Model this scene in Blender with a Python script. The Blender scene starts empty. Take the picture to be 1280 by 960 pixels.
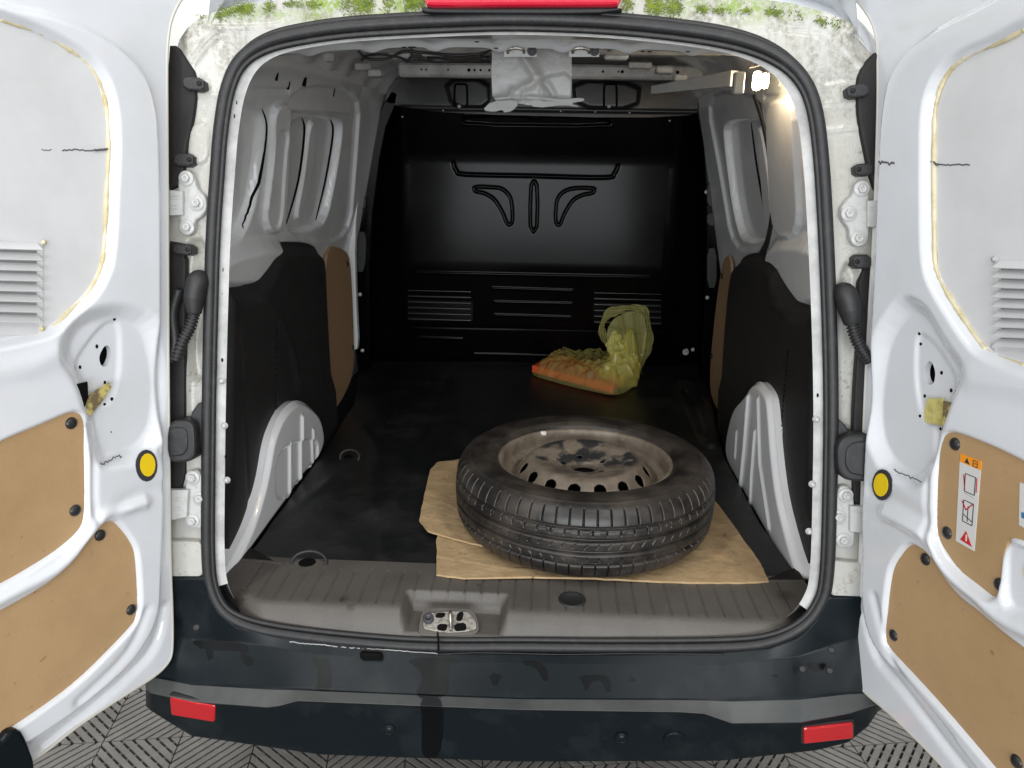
import bpy, math, random
import numpy as np
from mathutils import Vector, Matrix
R = math.radians
random.seed(7); rng = np.random.default_rng(7)
scn = bpy.context.scene
COL = scn.collection

# ------------------------------------------------------------------ camera
CAMP = np.array([0.05, -1.55, 1.52]); YAW, PITCH, ROLL = 2.5, 16.8, 0.9
def cam_basis():
    y, p, r = map(math.radians, (YAW, PITCH, ROLL))
    f = np.array([-math.sin(y)*math.cos(p), math.cos(y)*math.cos(p), -math.sin(p)])
    rt = np.array([math.cos(y), math.sin(y), 0]); up = np.cross(rt, f)
    return math.cos(r)*rt+math.sin(r)*up, -math.sin(r)*rt+math.cos(r)*up, f
CR, CU, CF = cam_basis()
cam = bpy.data.cameras.new('camera'); cam.lens = 27; cam.sensor_width = 36; cam.clip_end = 200; cam.clip_start = 0.02
co = bpy.data.objects.new('camera', cam); COL.objects.link(co)
m = Matrix(((CR[0], CU[0], -CF[0], CAMP[0]), (CR[1], CU[1], -CF[1], CAMP[1]), (CR[2], CU[2], -CF[2], CAMP[2]), (0, 0, 0, 1)))
co.matrix_world = m
scn.camera = co

# ------------------------------------------------------------------ light
w = bpy.data.worlds.new('World'); scn.world = w; w.use_nodes = True
bg = w.node_tree.nodes['Background']; bg.inputs[0].default_value = (0.97, 0.985, 1.0, 1); bg.inputs[1].default_value = 0.55
scn.view_settings.view_transform = 'Standard'; scn.view_settings.look = 'None'
scn.view_settings.exposure = 0.0; scn.view_settings.gamma = 1.0
def area(name, loc, target, sx, sy, power, col=(1, .985, .96)):
    l = bpy.data.lights.new(name, 'AREA'); l.shape = 'RECTANGLE'; l.size = sx; l.size_y = sy; l.energy = power; l.color = col
    o = bpy.data.objects.new(name, l); COL.objects.link(o); o.location = loc
    d = Vector(target)-Vector(loc); o.rotation_euler = d.to_track_quat('-Z', 'Y').to_euler()
area('ceiling_tube_light', (-1.3, -1.6, 3.3), (-.5, 0, .6), 0.16, 2.6, 29)
area('ceiling_tube_light', (1.2, -1.7, 3.3), (.5, 0, .6), 0.16, 2.6, 29)
area('ceiling_tube_light', (0.0, -3.2, 3.2), (0, 0, .9), 2.6, 0.16, 12)
area('added_front_fill', (0.0, -6.0, 1.5), (0, 0, 1.2), 6.0, 2.4, 330, (.94, .97, 1))  # unseen fill added behind the camera to brighten load area and bulkhead

# ------------------------------------------------------------------ helpers
F = 960.0
def ray(x, y): return CF+CR*(x-640)/F-CU*(y-480)/F
def hit(x, y, n, p):
    d = ray(x, y); n = np.asarray(n, float); p = np.asarray(p, float)
    return CAMP+d*(n.dot(p-CAMP)/n.dot(d))
def atY(x, y, Y): return hit(x, y, (0, 1, 0), (0, Y, 0))
def atZ(x, y, z): return hit(x, y, (0, 0, 1), (0, 0, z))
def atX(x, y, X): return hit(x, y, (1, 0, 0), (X, 0, 0))
def nrm(v): v = np.asarray(v, float); return v/np.linalg.norm(v)

def cr(pts, k=6, closed=True):
    p = np.asarray(pts, float); n = len(p); out = []
    rngi = range(n) if closed else range(n-1)
    for i in rngi:
        if closed: a, b, c, d = p[(i-1) % n], p[i], p[(i+1) % n], p[(i+2) % n]
        else: a, b, c, d = p[max(i-1, 0)], p[i], p[i+1], p[min(i+2, n-1)]
        for j in range(k):
            t = j/k
            out.append(.5*((2*b)+(c-a)*t+(2*a-5*b+4*c-d)*t*t+(3*b-a-3*c+d)*t**3))
    if not closed: out.append(p[-1])
    return np.array(out)
def chaikin(pts, it=2, closed=True):
    p = np.asarray(pts, float)
    for _ in range(it):
        if closed: q = np.roll(p, -1, 0); p = np.stack([.78*p+.22*q, .22*p+.78*q], 1).reshape(-1, p.shape[1])
        else:
            q = p[1:]; a = p[:-1]; mid = np.stack([.78*a+.22*q, .22*a+.78*q], 1).reshape(-1, p.shape[1]); p = np.vstack([p[:1], mid[1:-1], p[-1:]])
    return p

def dist_poly(P, poly, closed=True):
    """signed distance (negative inside) and nearest point"""
    n = len(poly); best = np.full(len(P), 1e9); near = np.zeros_like(P); inside = np.zeros(len(P), bool)
    for i in range(n if closed else n-1):
        a = poly[i]; b = poly[(i+1) % n]; ab = b-a; L = ab.dot(ab)
        if L < 1e-14: continue
        t = np.clip(((P-a)@ab)/L, 0, 1); q = a+t[:, None]*ab
        d = ((P-q)**2).sum(1); mk = d < best; best[mk] = d[mk]; near[mk] = q[mk]
        if closed:
            c = (a[1] > P[:, 1]) != (b[1] > P[:, 1])
            if abs(b[1]-a[1]) > 1e-12:
                xs = a[0]+(P[:, 1]-a[1])*(b[0]-a[0])/(b[1]-a[1]); inside ^= c & (P[:, 0] < xs)
    d = np.sqrt(best)
    if closed: d = np.where(inside, -d, d)
    return d, near
def sst(x): x = np.clip(x, 0, 1); return x*x*(3-2*x)

class Frame:
    def __init__(s, o, eu, ev, en=None):
        s.o = np.asarray(o, float); s.u = nrm(eu); ev = np.asarray(ev, float); s.v = nrm(ev-ev.dot(s.u)*s.u)
        s.n = np.cross(s.u, s.v)
        if s.n.dot(CAMP-s.o) < 0: s.n = -s.n
    def uv(s, pts, h=0):
        p = s.o+s.n*h; out = []
        for x, y in pts:
            q = hit(x, y, s.n, p)-s.o; out.append((q.dot(s.u), q.dot(s.v)))
        return np.array(out)
    def P(s, uv, h=0):
        uv = np.atleast_2d(uv); h = np.broadcast_to(np.asarray(h, float), (len(uv),))
        return s.o+uv[:, :1]*s.u+uv[:, 1:2]*s.v+h[:, None]*s.n

def mk(name, V, Fc, mat, parent=None, smooth=True):
    me = bpy.data.meshes.new(name); me.from_pydata(np.asarray(V).tolist() if not isinstance(V, list) else V, [], Fc if isinstance(Fc, list) else Fc.tolist())
    if smooth: me.polygons.foreach_set('use_smooth', [True]*len(me.polygons))
    if mat: me.materials.append(mat)
    me.update()
    o = bpy.data.objects.new(name, me); COL.objects.link(o)
    if parent: setp(o, parent)
    return o
WL = {}
def setp(o, p):
    o.parent = p
    L = WL.get(p.name)
    o.matrix_parent_inverse = Matrix.Translation(-Vector(L)) if L is not None else Matrix.Identity(4)
def thing(name, loc, label, cat, group=None):
    o = bpy.data.objects.new(name, None); COL.objects.link(o); o.location = loc; WL[o.name] = loc
    o['label'] = label; o['category'] = cat
    if group: o['group'] = group
    return o
def tag(o, label, cat, group=None):
    o['label'] = label; o['category'] = cat
    if group: o['group'] = group

def feat_h(P, feats):
    h = np.zeros(len(P))
    for f in feats:
        k, pts, dep, wd = f[:4]
        lo = pts.min(0)-wd*3; hi = pts.max(0)+wd*3
        mkk = ((P >= lo) & (P <= hi)).all(1)
        if not mkk.any(): continue
        Q = P[mkk]
        if k == 'poly':
            d, _ = dist_poly(Q, pts); h[mkk] += dep*sst(.5-d/wd)
        elif k == 'line':
            d, _ = dist_poly(Q, pts, False); h[mkk] += dep*np.exp(-(d/wd)**2)
        elif k == 'cline':
            d, _ = dist_poly(Q, pts, True); h[mkk] += dep*np.exp(-(d/wd)**2)
    return h

def sheet(name, fr, outline, res, feats, mat, parent, holes=(), skirt=0.0, surf=None, stains=None, smooth=True):
    lo = outline.min(0)-res; hi = outline.max(0)+res
    nu = int((hi[0]-lo[0])/res)+2; nv = int((hi[1]-lo[1])/res)+2
    U, V = np.meshgrid(lo[0]+np.arange(nu)*res, lo[1]+np.arange(nv)*res, indexing='ij')
    P = np.stack([U.ravel(), V.ravel()], 1)
    d, near = dist_poly(P, outline)
    for hp in holes:
        dh, nh = dist_poly(P, hp); dh = -dh; mm = dh > d; d[mm] = dh[mm]; near[mm] = nh[mm]
    ins = (d <= 0).reshape(nu, nv)
    cell = ins[:-1, :-1] | ins[1:, :-1] | ins[:-1, 1:] | ins[1:, 1:]
    # snap outside nodes (and close inside ones) to the outline
    mo = (d > 0) & (d < res*2.5); P[mo] = near[mo]
    i, j = np.nonzero(cell)
    idx = lambda a, b: a*nv+b
    Q = np.stack([idx(i, j), idx(i+1, j), idx(i+1, j+1), idx(i, j+1)], 1)
    used = np.unique(Q); remap = -np.ones(nu*nv, int); remap[used] = np.arange(len(used)); Q = remap[Q]; P2 = P[used]
    h = feat_h(P2, feats)
    if surf is not None: h = h+surf(P2[:, 0], P2[:, 1])
    W = fr.P(P2, h)
    if np.cross(fr.u, fr.v).dot(fr.n) < 0: Q = Q[:, ::-1]
    faces = Q
    if skirt:
        E = np.concatenate([Q[:, [0, 1]], Q[:, [1, 2]], Q[:, [2, 3]], Q[:, [3, 0]]])
        key = np.sort(E, 1); key = key[:, 0]*10**7+key[:, 1]
        u_, inv, cnt = np.unique(key, return_inverse=True, return_counts=True)
        B = E[cnt[inv] == 1]; n0 = len(W)
        bv = np.unique(B); rm = {v: k for k, v in enumerate(bv)}
        top = W[bv]; bot = W[bv]-fr.n*skirt; W = np.vstack([W, top, bot]); nb = len(bv)
        a = np.array([rm[x] for x in B[:, 0]]); b = np.array([rm[x] for x in B[:, 1]])
        S = np.stack([n0+b, n0+a, n0+nb+a, n0+nb+b], 1); faces = np.vstack([Q, S])
    o = mk(name, W, faces, mat, parent, smooth)
    if stains:
        me = o.data; at = me.attributes.new('stain', 'FLOAT', 'POINT'); s = np.zeros(len(W))
        s[:len(P2)] = np.clip(feat_h(P2, stains), 0, 1); at.data.foreach_set('value', s.astype(np.float32))
    return o

def prism(name, fr, poly, h0, h1, mat, parent=None, bev=0.0):
    poly = np.asarray(poly, float); n = len(poly)
    ar = .5*np.sum(poly[:, 0]*np.roll(poly[:, 1], -1)-np.roll(poly[:, 0], -1)*poly[:, 1])
    if ar < 0: poly = poly[::-1]
    rings = [(poly, h0), (poly, h1-bev)]
    if bev:
        e = np.roll(poly, -1, 0)-poly; nn = np.stack([-e[:, 1], e[:, 0]], 1); nn /= np.linalg.norm(nn, axis=1)[:, None]+1e-9
        av = nn+np.roll(nn, 1, 0); av /= np.maximum(np.linalg.norm(av, axis=1)[:, None], .3)
        rings.append((poly+av*bev*.35, h1-bev*.3)); rings.append((poly+av*bev, h1))
    else: rings[1] = (poly, h1)
    V = np.vstack([fr.P(p, h) for p, h in rings]); Fc = []
    for r in range(len(rings)-1):
        for i in range(n): Fc.append([r*n+i, r*n+(i+1) % n, (r+1)*n+(i+1) % n, (r+1)*n+i])
    Fc.append([(len(rings)-1)*n+i for i in range(n)]); Fc.append([i for i in range(n)][::-1])
    if np.cross(fr.u, fr.v).dot(fr.n) < 0: Fc = [f[::-1] for f in Fc]
    o = mk(name, V.tolist(), Fc, mat, parent, False); return o

def tube_data(pts, r, seg=10, closed=False, sy=1.0, up=None, cap=True):
    p = np.asarray(pts, float); n = len(p); rr = np.broadcast_to(np.asarray(r, float), (n,))
    if closed: T = np.roll(p, -1, 0)-np.roll(p, 1, 0)
    else: T = np.gradient(p, axis=0)
    T /= np.linalg.norm(T, axis=1)[:, None]+1e-12
    V = []; N = None
    for i in range(n):
        t = T[i]
        if up is not None: N = np.cross(t, up); N = N/(np.linalg.norm(N)+1e-9)
        elif N is None:
            a = np.array([0, 0, 1.]) if abs(t[2]) < .9 else np.array([1., 0, 0]); N = nrm(np.cross(t, a))
        else: N = N-t*N.dot(t); N /= np.linalg.norm(N)+1e-12
        B = np.cross(t, N)
        for k in range(seg):
            a = 2*math.pi*k/seg; V.append(p[i]+rr[i]*(math.cos(a)*N+sy*math.sin(a)*B))
    Fc = []
    for i in range(n if closed else n-1):
        j = (i+1) % n
        for k in range(seg):
            l = (k+1) % seg; Fc.append([i*seg+k, i*seg+l, j*seg+l, j*seg+k])
    if not closed and cap: Fc.append(list(range(seg))[::-1]); Fc.append([(n-1)*seg+k for k in range(seg)])
    return np.array(V), Fc
def tube(name, pts, r, mat, parent=None, **k):
    V, Fc = tube_data(pts, r, **k); return mk(name, V.tolist(), Fc, mat, parent)
def join_data(L):
    V = []; Fc = []; n = 0
    for v, f in L:
        V += np.asarray(v).tolist(); Fc += [[a+n for a in q] for q in f]; n += len(v)
    return V, Fc
def box_data(c, s, rot=None, bev=0.0):
    c = np.asarray(c, float); s = np.asarray(s, float)/2; b = min(bev, s.min()*.9)
    if b <= 0:
        V = np.array([[x, y, z] for x in (-1, 1) for y in (-1, 1) for z in (-1, 1)], float)*s
        Fc = [[0, 1, 3, 2], [4, 6, 7, 5], [0, 4, 5, 1], [2, 3, 7, 6], [0, 2, 6, 4], [1, 5, 7, 3]]
    else:
        V = []; ix = {}
        for x in (-1, 1):
            for y in (-1, 1):
                for z in (-1, 1):
                    for a in range(3):
                        v = np.array([x*(s[0]-b), y*(s[1]-b), z*(s[2]-b)]); v[a] += (x, y, z)[a]*b; ix[(x, y, z, a)] = len(V); V.append(v)
        V = np.array(V); Fc = []
        for a in range(3):
            o1, o2 = [(1, 2), (2, 0), (0, 1)][a]
            for sg in (-1, 1):
                q = []
                for p1, p2 in ((-1, -1), (1, -1), (1, 1), (-1, 1)):
                    k = [0, 0, 0]; k[a] = sg; k[o1] = p1; k[o2] = p2; q.append(ix[(k[0], k[1], k[2], a)])
                Fc.append(q if sg > 0 else q[::-1])
        for a in range(3):
            o1, o2 = [(1, 2), (2, 0), (0, 1)][a]
            for p1 in (-1, 1):
                for p2 in (-1, 1):
                    k0 = [0, 0, 0]; k0[a] = -1; k0[o1] = p1; k0[o2] = p2; k1 = list(k0); k1[a] = 1
                    q = [ix[(*k0, o1)], ix[(*k1, o1)], ix[(*k1, o2)], ix[(*k0, o2)]]; Fc.append(q if p1*p2 > 0 else q[::-1])
        for x in (-1, 1):
            for y in (-1, 1):
                for z in (-1, 1):
                    q = [ix[(x, y, z, 0)], ix[(x, y, z, 1)], ix[(x, y, z, 2)]]; Fc.append(q if x*y*z > 0 else q[::-1])
    if rot is not None: V = V@np.asarray(rot).T
    return V+c, Fc
def box(name, c, s, mat, parent=None, rot=None, bev=0.002):
    V, Fc = box_data(c, s, rot, bev); return mk(name, V.tolist(), Fc, mat, parent, False)
def axes(n, x=None):
    n = nrm(n); a = np.array([0, 0, 1.]) if abs(n[2]) < .9 else np.array([1., 0, 0])
    u = nrm(np.cross(a, n)) if x is None else nrm(np.asarray(x)-np.dot(x, n)*n); return u, np.cross(n, u), n
def lathe_data(prof, seg=24, c=(0, 0, 0), n=(0, 0, 1), sx=1.0, cap=True, x=None):
    u, v, n = axes(n, x); V = []; Fc = []
    for r, h in prof:
        for k in range(seg):
            a = 2*math.pi*k/seg; V.append(np.asarray(c)+u*r*sx*math.cos(a)+v*r*math.sin(a)+n*h)
    for i in range(len(prof)-1):
        for k in range(seg):
            l = (k+1) % seg; Fc.append([i*seg+k, i*seg+l, (i+1)*seg+l, (i+1)*seg+k])
    if cap: Fc.append([(len(prof)-1)*seg+k for k in range(seg)])
    return V, Fc
def lathe(name, prof, mat, parent=None, **k):
    V, Fc = lathe_data(prof, **k); return mk(name, np.array(V).tolist(), Fc, mat, parent)
def inst(src, parent, loc, n=None, x=None, name=None):
    o = src.copy(); COL.objects.link(o)
    if name: o.name = name
    if n is not None:
        u, v, n = axes(n, x); o.matrix_basis = Matrix(((u[0], v[0], n[0], loc[0]), (u[1], v[1], n[1], loc[1]), (u[2], v[2], n[2], loc[2]), (0, 0, 0, 1)))
    else: o.location = loc
    if parent: setp(o, parent)
    return o

# ------------------------------------------------------------------ materials
def mat(name, col, rough=.5, metal=0, coat=0, var=None, bump=None, spec=.5, trans=0, emis=None, col2=None, stain=None, alpha=None, spots=None):
    M = bpy.data.materials.new(name); M.use_nodes = True; nt = M.node_tree; N = nt.nodes; L = nt.links
    b = N['Principled BSDF']; b.inputs['Base Color'].default_value = (*col, 1); b.inputs['Roughness'].default_value = rough
    b.inputs['Metallic'].default_value = metal; b.inputs['Coat Weight'].default_value = coat; b.inputs['Coat Roughness'].default_value = .08
    b.inputs['Specular IOR Level'].default_value = spec; b.inputs['Transmission Weight'].default_value = trans
    if alpha is not None: b.inputs['Alpha'].default_value = alpha
    if emis: b.inputs['Emission Color'].default_value = (*emis[0], 1); b.inputs['Emission Strength'].default_value = emis[1]
    geo = N.new('ShaderNodeNewGeometry'); M['_n'] = 0
    csrc = None
    if var:   # (scale, lo, hi, col2)  noise mask mixing to col2
        nz = N.new('ShaderNodeTexNoise'); nz.inputs['Scale'].default_value = var[0]; nz.inputs['Detail'].default_value = 8; nz.inputs['Roughness'].default_value = .65
        L.new(geo.outputs['Position'], nz.inputs['Vector'])
        mr = N.new('ShaderNodeMapRange'); mr.inputs[1].default_value = var[1]; mr.inputs[2].default_value = var[2]; L.new(nz.outputs['Fac'], mr.inputs[0])
        mx = N.new('ShaderNodeMix'); mx.data_type = 'RGBA'; mx.inputs[6].default_value = (*col, 1); mx.inputs[7].default_value = (*var[3], 1)
        L.new(mr.outputs[0], mx.inputs[0]); L.new(mx.outputs[2], b.inputs['Base Color']); csrc = mx.outputs[2]
        if len(var) > 4:
            rr = N.new('ShaderNodeMapRange'); rr.inputs[3].default_value = rough; rr.inputs[4].default_value = var[4]; L.new(mr.outputs[0], rr.inputs[0]); L.new(rr.outputs[0], b.inputs['Roughness'])
    if spots:
        nz = N.new('ShaderNodeTexNoise'); nz.inputs['Scale'].default_value = spots[0]; nz.inputs['Detail'].default_value = 6; nz.inputs['Roughness'].default_value = .7
        L.new(geo.outputs['Position'], nz.inputs['Vector'])
        mr = N.new('ShaderNodeMapRange'); mr.inputs[1].default_value = spots[1]; mr.inputs[2].default_value = spots[2]; L.new(nz.outputs['Fac'], mr.inputs[0])
        mx = N.new('ShaderNodeMix'); mx.data_type = 'RGBA'; mx.inputs[6].default_value = (*col, 1); mx.inputs[7].default_value = (*spots[3], 1)
        if csrc: L.new(csrc, mx.inputs[6])
        L.new(mr.outputs[0], mx.inputs[0]); L.new(mx.outputs[2], b.inputs['Base Color']); csrc = mx.outputs[2]
    if stain:  # (colour, rough)
        at = N.new('ShaderNodeAttribute'); at.attribute_name = 'stain'
        nz = N.new('ShaderNodeTexNoise'); nz.inputs['Scale'].default_value = 160; L.new(geo.outputs['Position'], nz.inputs['Vector'])
        ml = N.new('ShaderNodeMath'); ml.operation = 'MULTIPLY_ADD'; L.new(nz.outputs['Fac'], ml.inputs[0]); ml.inputs[1].default_value = .9; ml.inputs[2].default_value = -.45
        ad = N.new('ShaderNodeMath'); ad.operation = 'ADD'; L.new(at.outputs['Fac'], ad.inputs[0]); L.new(ml.outputs[0], ad.inputs[1])
        mr = N.new('ShaderNodeMapRange'); mr.inputs[1].default_value = .42; mr.inputs[2].default_value = .58; L.new(ad.outputs[0], mr.inputs[0])
        g = N.new('ShaderNodeMath'); g.operation = 'MULTIPLY'; L.new(mr.outputs[0], g.inputs[0])
        st = N.new('ShaderNodeMath'); st.operation = 'GREATER_THAN'; L.new(at.outputs['Fac'], st.inputs[0]); st.inputs[1].default_value = .02; L.new(st.outputs[0], g.inputs[1])
        mx = N.new('ShaderNodeMix'); mx.data_type = 'RGBA'; mx.inputs[6].default_value = (*col, 1); mx.inputs[7].default_value = (*stain[0], 1)
        if csrc: L.new(csrc, mx.inputs[6])
        L.new(g.outputs[0], mx.inputs[0]); L.new(mx.outputs[2], b.inputs['Base Color'])
        rr = N.new('ShaderNodeMapRange'); rr.inputs[3].default_value = rough; rr.inputs[4].default_value = stain[1]; L.new(g.outputs[0], rr.inputs[0])
        L.new(rr.outputs[0], b.inputs['Roughness'])
    if bump:  # list of (scale, strength)
        prev = None
        for sc, stn in bump:
            nz = N.new('ShaderNodeTexNoise'); nz.inputs['Scale'].default_value = sc; nz.inputs['Detail'].default_value = 4; L.new(geo.outputs['Position'], nz.inputs['Vector'])
            bp = N.new('ShaderNodeBump'); bp.inputs['Strength'].default_value = stn; bp.inputs['Distance'].default_value = .02 if sc < 60 else .003
            L.new(nz.outputs['Fac'], bp.inputs['Height'])
            if prev: L.new(prev.outputs[0], bp.inputs['Normal'])
            prev = bp
        L.new(prev.outputs[0], b.inputs['Normal'])
    del M['_n']
    return M
M = {}
M['white'] = mat('white_car_paint', (.74, .76, .79), .2, coat=1, var=(6, .45, .75, (.69, .71, .735)), bump=[(9, .05)], spots=(90, .77, .80, (.50, .49, .46)))
M['arch'] = mat('arch_brightened_white', (.86, .87, .89), .2, coat=1, bump=[(9, .04)])  # body white lifted lighter, making up for weak light on the arches
M['blank'] = mat('white_blanking_panel', (.71, .715, .725), .35, coat=.2, var=(5, .4, .7, (.63, .63, .63)), bump=[(5, .05)])
M['inner'] = mat('inner_white_paint', (.74, .76, .78), .26, coat=.4, var=(7, .4, .7, (.66, .67, .675)), bump=[(8, .03)])
M['grey'] = mat('grey_primer_steel', (.5, .5, .49), .4, var=(14, .4, .7, (.27, .265, .26)), bump=[(12, .08)])
M['black'] = mat('black_plastic', (.018, .018, .019), .5, bump=[(400, .2)])
M['blackd'] = mat('matt_black_trim', (.013, .0125, .013), .62, var=(20, .4, .8, (.022, .021, .021)), bump=[(500, .25)], spec=.35)
M['seal'] = mat('black_rubber_seal', (.013, .013, .014), .48, var=(60, .5, .8, (.032, .031, .03)), bump=[(300, .2)])
M['bulk'] = mat('black_painted_bulkhead', (.0018, .0018, .0022), .19, spec=.11, bump=[(4, .03)])
M['matr'] = mat('black_rubber_mat', (.009, .0098, .0105), .38, var=(6, .45, .75, (.026, .026, .026), .58), bump=[(7, .25), (200, .25)], spec=.4)
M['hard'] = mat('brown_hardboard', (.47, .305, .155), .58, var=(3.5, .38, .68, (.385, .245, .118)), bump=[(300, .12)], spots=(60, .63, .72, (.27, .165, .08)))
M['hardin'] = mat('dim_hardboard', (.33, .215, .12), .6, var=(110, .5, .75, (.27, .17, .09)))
M['plug'] = mat('black_plug', (.02, .02, .02), .35)
M['seala'] = mat('yellowed_sealant', (.74, .67, .46), .5, var=(25, .45, .7, (.52, .40, .17)), bump=[(60, .3)])
M['bolt'] = mat('painted_bolt', (.48, .485, .475), .35, var=(60, .5, .7, (.4, .39, .36)))
M['steel'] = mat('bright_steel', (.55, .53, .49), .35, 1, var=(80, .45, .65, (.22, .17, .12)))
M['yellow'] = mat('yellow_sticker', (.85, .60, .01), .4)
M['tape'] = mat('yellow_tape', (.62, .56, .20), .5, var=(60, .45, .6, (.45, .38, .12)))
M['tape2'] = mat('dirty_tape', (.55, .46, .16), .5, var=(45, .42, .55, (.16, .12, .06)))
M['void'] = mat('dark_hole', (.004, .004, .004), .8, spec=.1)
M['marker'] = mat('pencil_mark', (.10, .10, .11), .8)
M['paper'] = mat('white_label', (.66, .66, .64), .45)
M['orange'] = mat('orange_print', (.90, .32, .02), .45)
M['red'] = mat('red_print', (.55, .03, .03), .45)
M['ink'] = mat('black_print', (.04, .04, .045), .45)
M['refl'] = mat('red_reflector', (.50, .006, .012), .12, coat=1, bump=[(500, .25)])
M['brake'] = mat('red_brake_lens', (.55, .005, .03), .1, coat=1)
M['bump'] = mat('dark_bumper_plastic', (.0045, .008, .0105), .27, var=(7, .5, .78, (.018, .023, .025), .5), bump=[(700, .12), (5, .06)], stain=((.0012, .002, .0026), .24), spec=.2, spots=(38, .68, .78, (.06, .065, .065)))
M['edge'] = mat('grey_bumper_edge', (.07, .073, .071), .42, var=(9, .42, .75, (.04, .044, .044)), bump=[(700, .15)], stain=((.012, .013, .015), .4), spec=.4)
M['sill'] = mat('grey_sill_plastic', (.098, .089, .079), .5, var=(8, .42, .75, (.07, .063, .056)), bump=[(260, .3)], stain=((.055, .049, .043), .5), spots=(60, .70, .76, (.22, .21, .19)))
M['card'] = mat('brown_cardboard', (.46, .325, .175), .75, var=(26, .42, .75, (.34, .23, .12)), bump=[(18, .35), (120, .25)], spots=(30, .64, .72, (.22, .15, .085)))
M['cover'] = mat('grey_cover_plastic', (.30, .305, .30), .4, var=(12, .4, .7, (.24, .235, .22)), bump=[(22, .2)])
M['tyre'] = mat('tyre_rubber', (.014, .0125, .0115), .33, var=(11, .42, .72, (.06, .048, .038), .56), bump=[(300, .15)])
M['red2'] = mat('red_packet', (.90, .13, .045), .4, var=(14, .55, .6, (.35, .04, .015)))
M['tile'] = mat('grey_floor_tile', (.27, .255, .235), .5, var=(9, .38, .7, (.17, .16, .145)), bump=[(150, .3)])
M['under'] = mat('concrete', (.10, .096, .09), .8)
M['moss'] = mat('green_moss', (.10, .155, .012), .9, var=(70, .4, .6, (.22, .28, .03)))

# dirty white aperture paint with moss staining high up
def dirty():
    Mx = mat('weathered_white_paint', (.47, .47, .44), .32, coat=.25, bump=[(10, .05), (260, .25)]); nt = Mx.node_tree; N = nt.nodes; L = nt.links; b = N['Principled BSDF']
    geo = N.new('ShaderNodeNewGeometry'); sep = N.new('ShaderNodeSeparateXYZ'); L.new(geo.outputs['Position'], sep.inputs[0])
    def noise(sc, a, c, det=8, mapping=None):
        nz = N.new('ShaderNodeTexNoise'); nz.inputs['Scale'].default_value = sc; nz.inputs['Detail'].default_value = det; nz.inputs['Roughness'].default_value = .7
        if mapping:
            mp = N.new('ShaderNodeMapping'); mp.inputs['Scale'].default_value = mapping; L.new(geo.outputs['Position'], mp.inputs[0]); L.new(mp.outputs[0], nz.inputs['Vector'])
        else: L.new(geo.outputs['Position'], nz.inputs['Vector'])
        mr = N.new('ShaderNodeMapRange'); mr.inputs[1].default_value = a; mr.inputs[2].default_value = c; L.new(nz.outputs['Fac'], mr.inputs[0]); return mr.outputs[0]
    def rng_(src, a, c):
        mr = N.new('ShaderNodeMapRange'); mr.inputs[1].default_value = a; mr.inputs[2].default_value = c; L.new(src, mr.inputs[0]); return mr.outputs[0]
    def mul(a, c):
        q = N.new('ShaderNodeMath'); q.operation = 'MULTIPLY'; L.new(a, q.inputs[0])
        if isinstance(c, float): q.inputs[1].default_value = c
        else: L.new(c, q.inputs[1])
        return q.outputs[0]
    prev = None; base = (.47, .47, .44)
    def mix(fac, col):
        nonlocal prev
        mx = N.new('ShaderNodeMix'); mx.data_type = 'RGBA'; mx.inputs[6].default_value = (*base, 1); mx.inputs[7].default_value = (*col, 1)
        if prev: L.new(prev, mx.inputs[6])
        L.new(fac, mx.inputs[0]); prev = mx.outputs[2]
    mix(noise(7, .45, .75), (.42, .405, .36))
    mix(mul(noise(9, .5, .62), noise(120, .52, .62)), (.24, .20, .14))
    mix(noise(55, .63, .70), (.24, .20, .14)); mix(mul(noise(5, .45, .65, 6, (1, 1, .4)), .45), (.38, .36, .30))
    hi = rng_(sep.outputs[2], 1.56, 1.75)
    mix(mul(mul(hi, noise(16, .44, .62, 8, (1, 1, .35))), noise(90, .40, .56)), (.10, .09, .045))
    top = rng_(sep.outputs[2], 1.735, 1.775)
    mix(mul(mul(top, noise(11, .46, .6)), noise(120, .4, .52)), (.20, .30, .03))
    L.new(prev, b.inputs['Base Color']); return Mx
M['dirty'] = dirty()
def rimmat():
    Mx = mat('rusty_rim_steel', (.245, .205, .16), .45, metal=.2, var=(16, .4, .68, (.12, .092, .068)), bump=[(60, .2)]); nt = Mx.node_tree; N = nt.nodes; L = nt.links; b = N['Principled BSDF']
    src = b.inputs['Base Color'].links[0].from_socket
    at = N.new('ShaderNodeAttribute'); at.attribute_name = 'stain'
    geo = N.new('ShaderNodeNewGeometry'); nz = N.new('ShaderNodeTexNoise'); nz.inputs['Scale'].default_value = 22; nz.inputs['Detail'].default_value = 6; L.new(geo.outputs['Position'], nz.inputs['Vector'])
    mr = N.new('ShaderNodeMapRange'); mr.inputs[1].default_value = .46; mr.inputs[2].default_value = .56; L.new(nz.outputs['Fac'], mr.inputs[0])
    q = N.new('ShaderNodeMath'); q.operation = 'MULTIPLY'; L.new(mr.outputs[0], q.inputs[0]); L.new(at.outputs['Fac'], q.inputs[1])
    mx = N.new('ShaderNodeMix'); mx.data_type = 'RGBA'; L.new(src, mx.inputs[6]); mx.inputs[7].default_value = (.035, .035, .036, 1); L.new(q.outputs[0], mx.inputs[0]); L.new(mx.outputs[2], b.inputs['Base Color'])
    return Mx
M['rim'] = rimmat()
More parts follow.
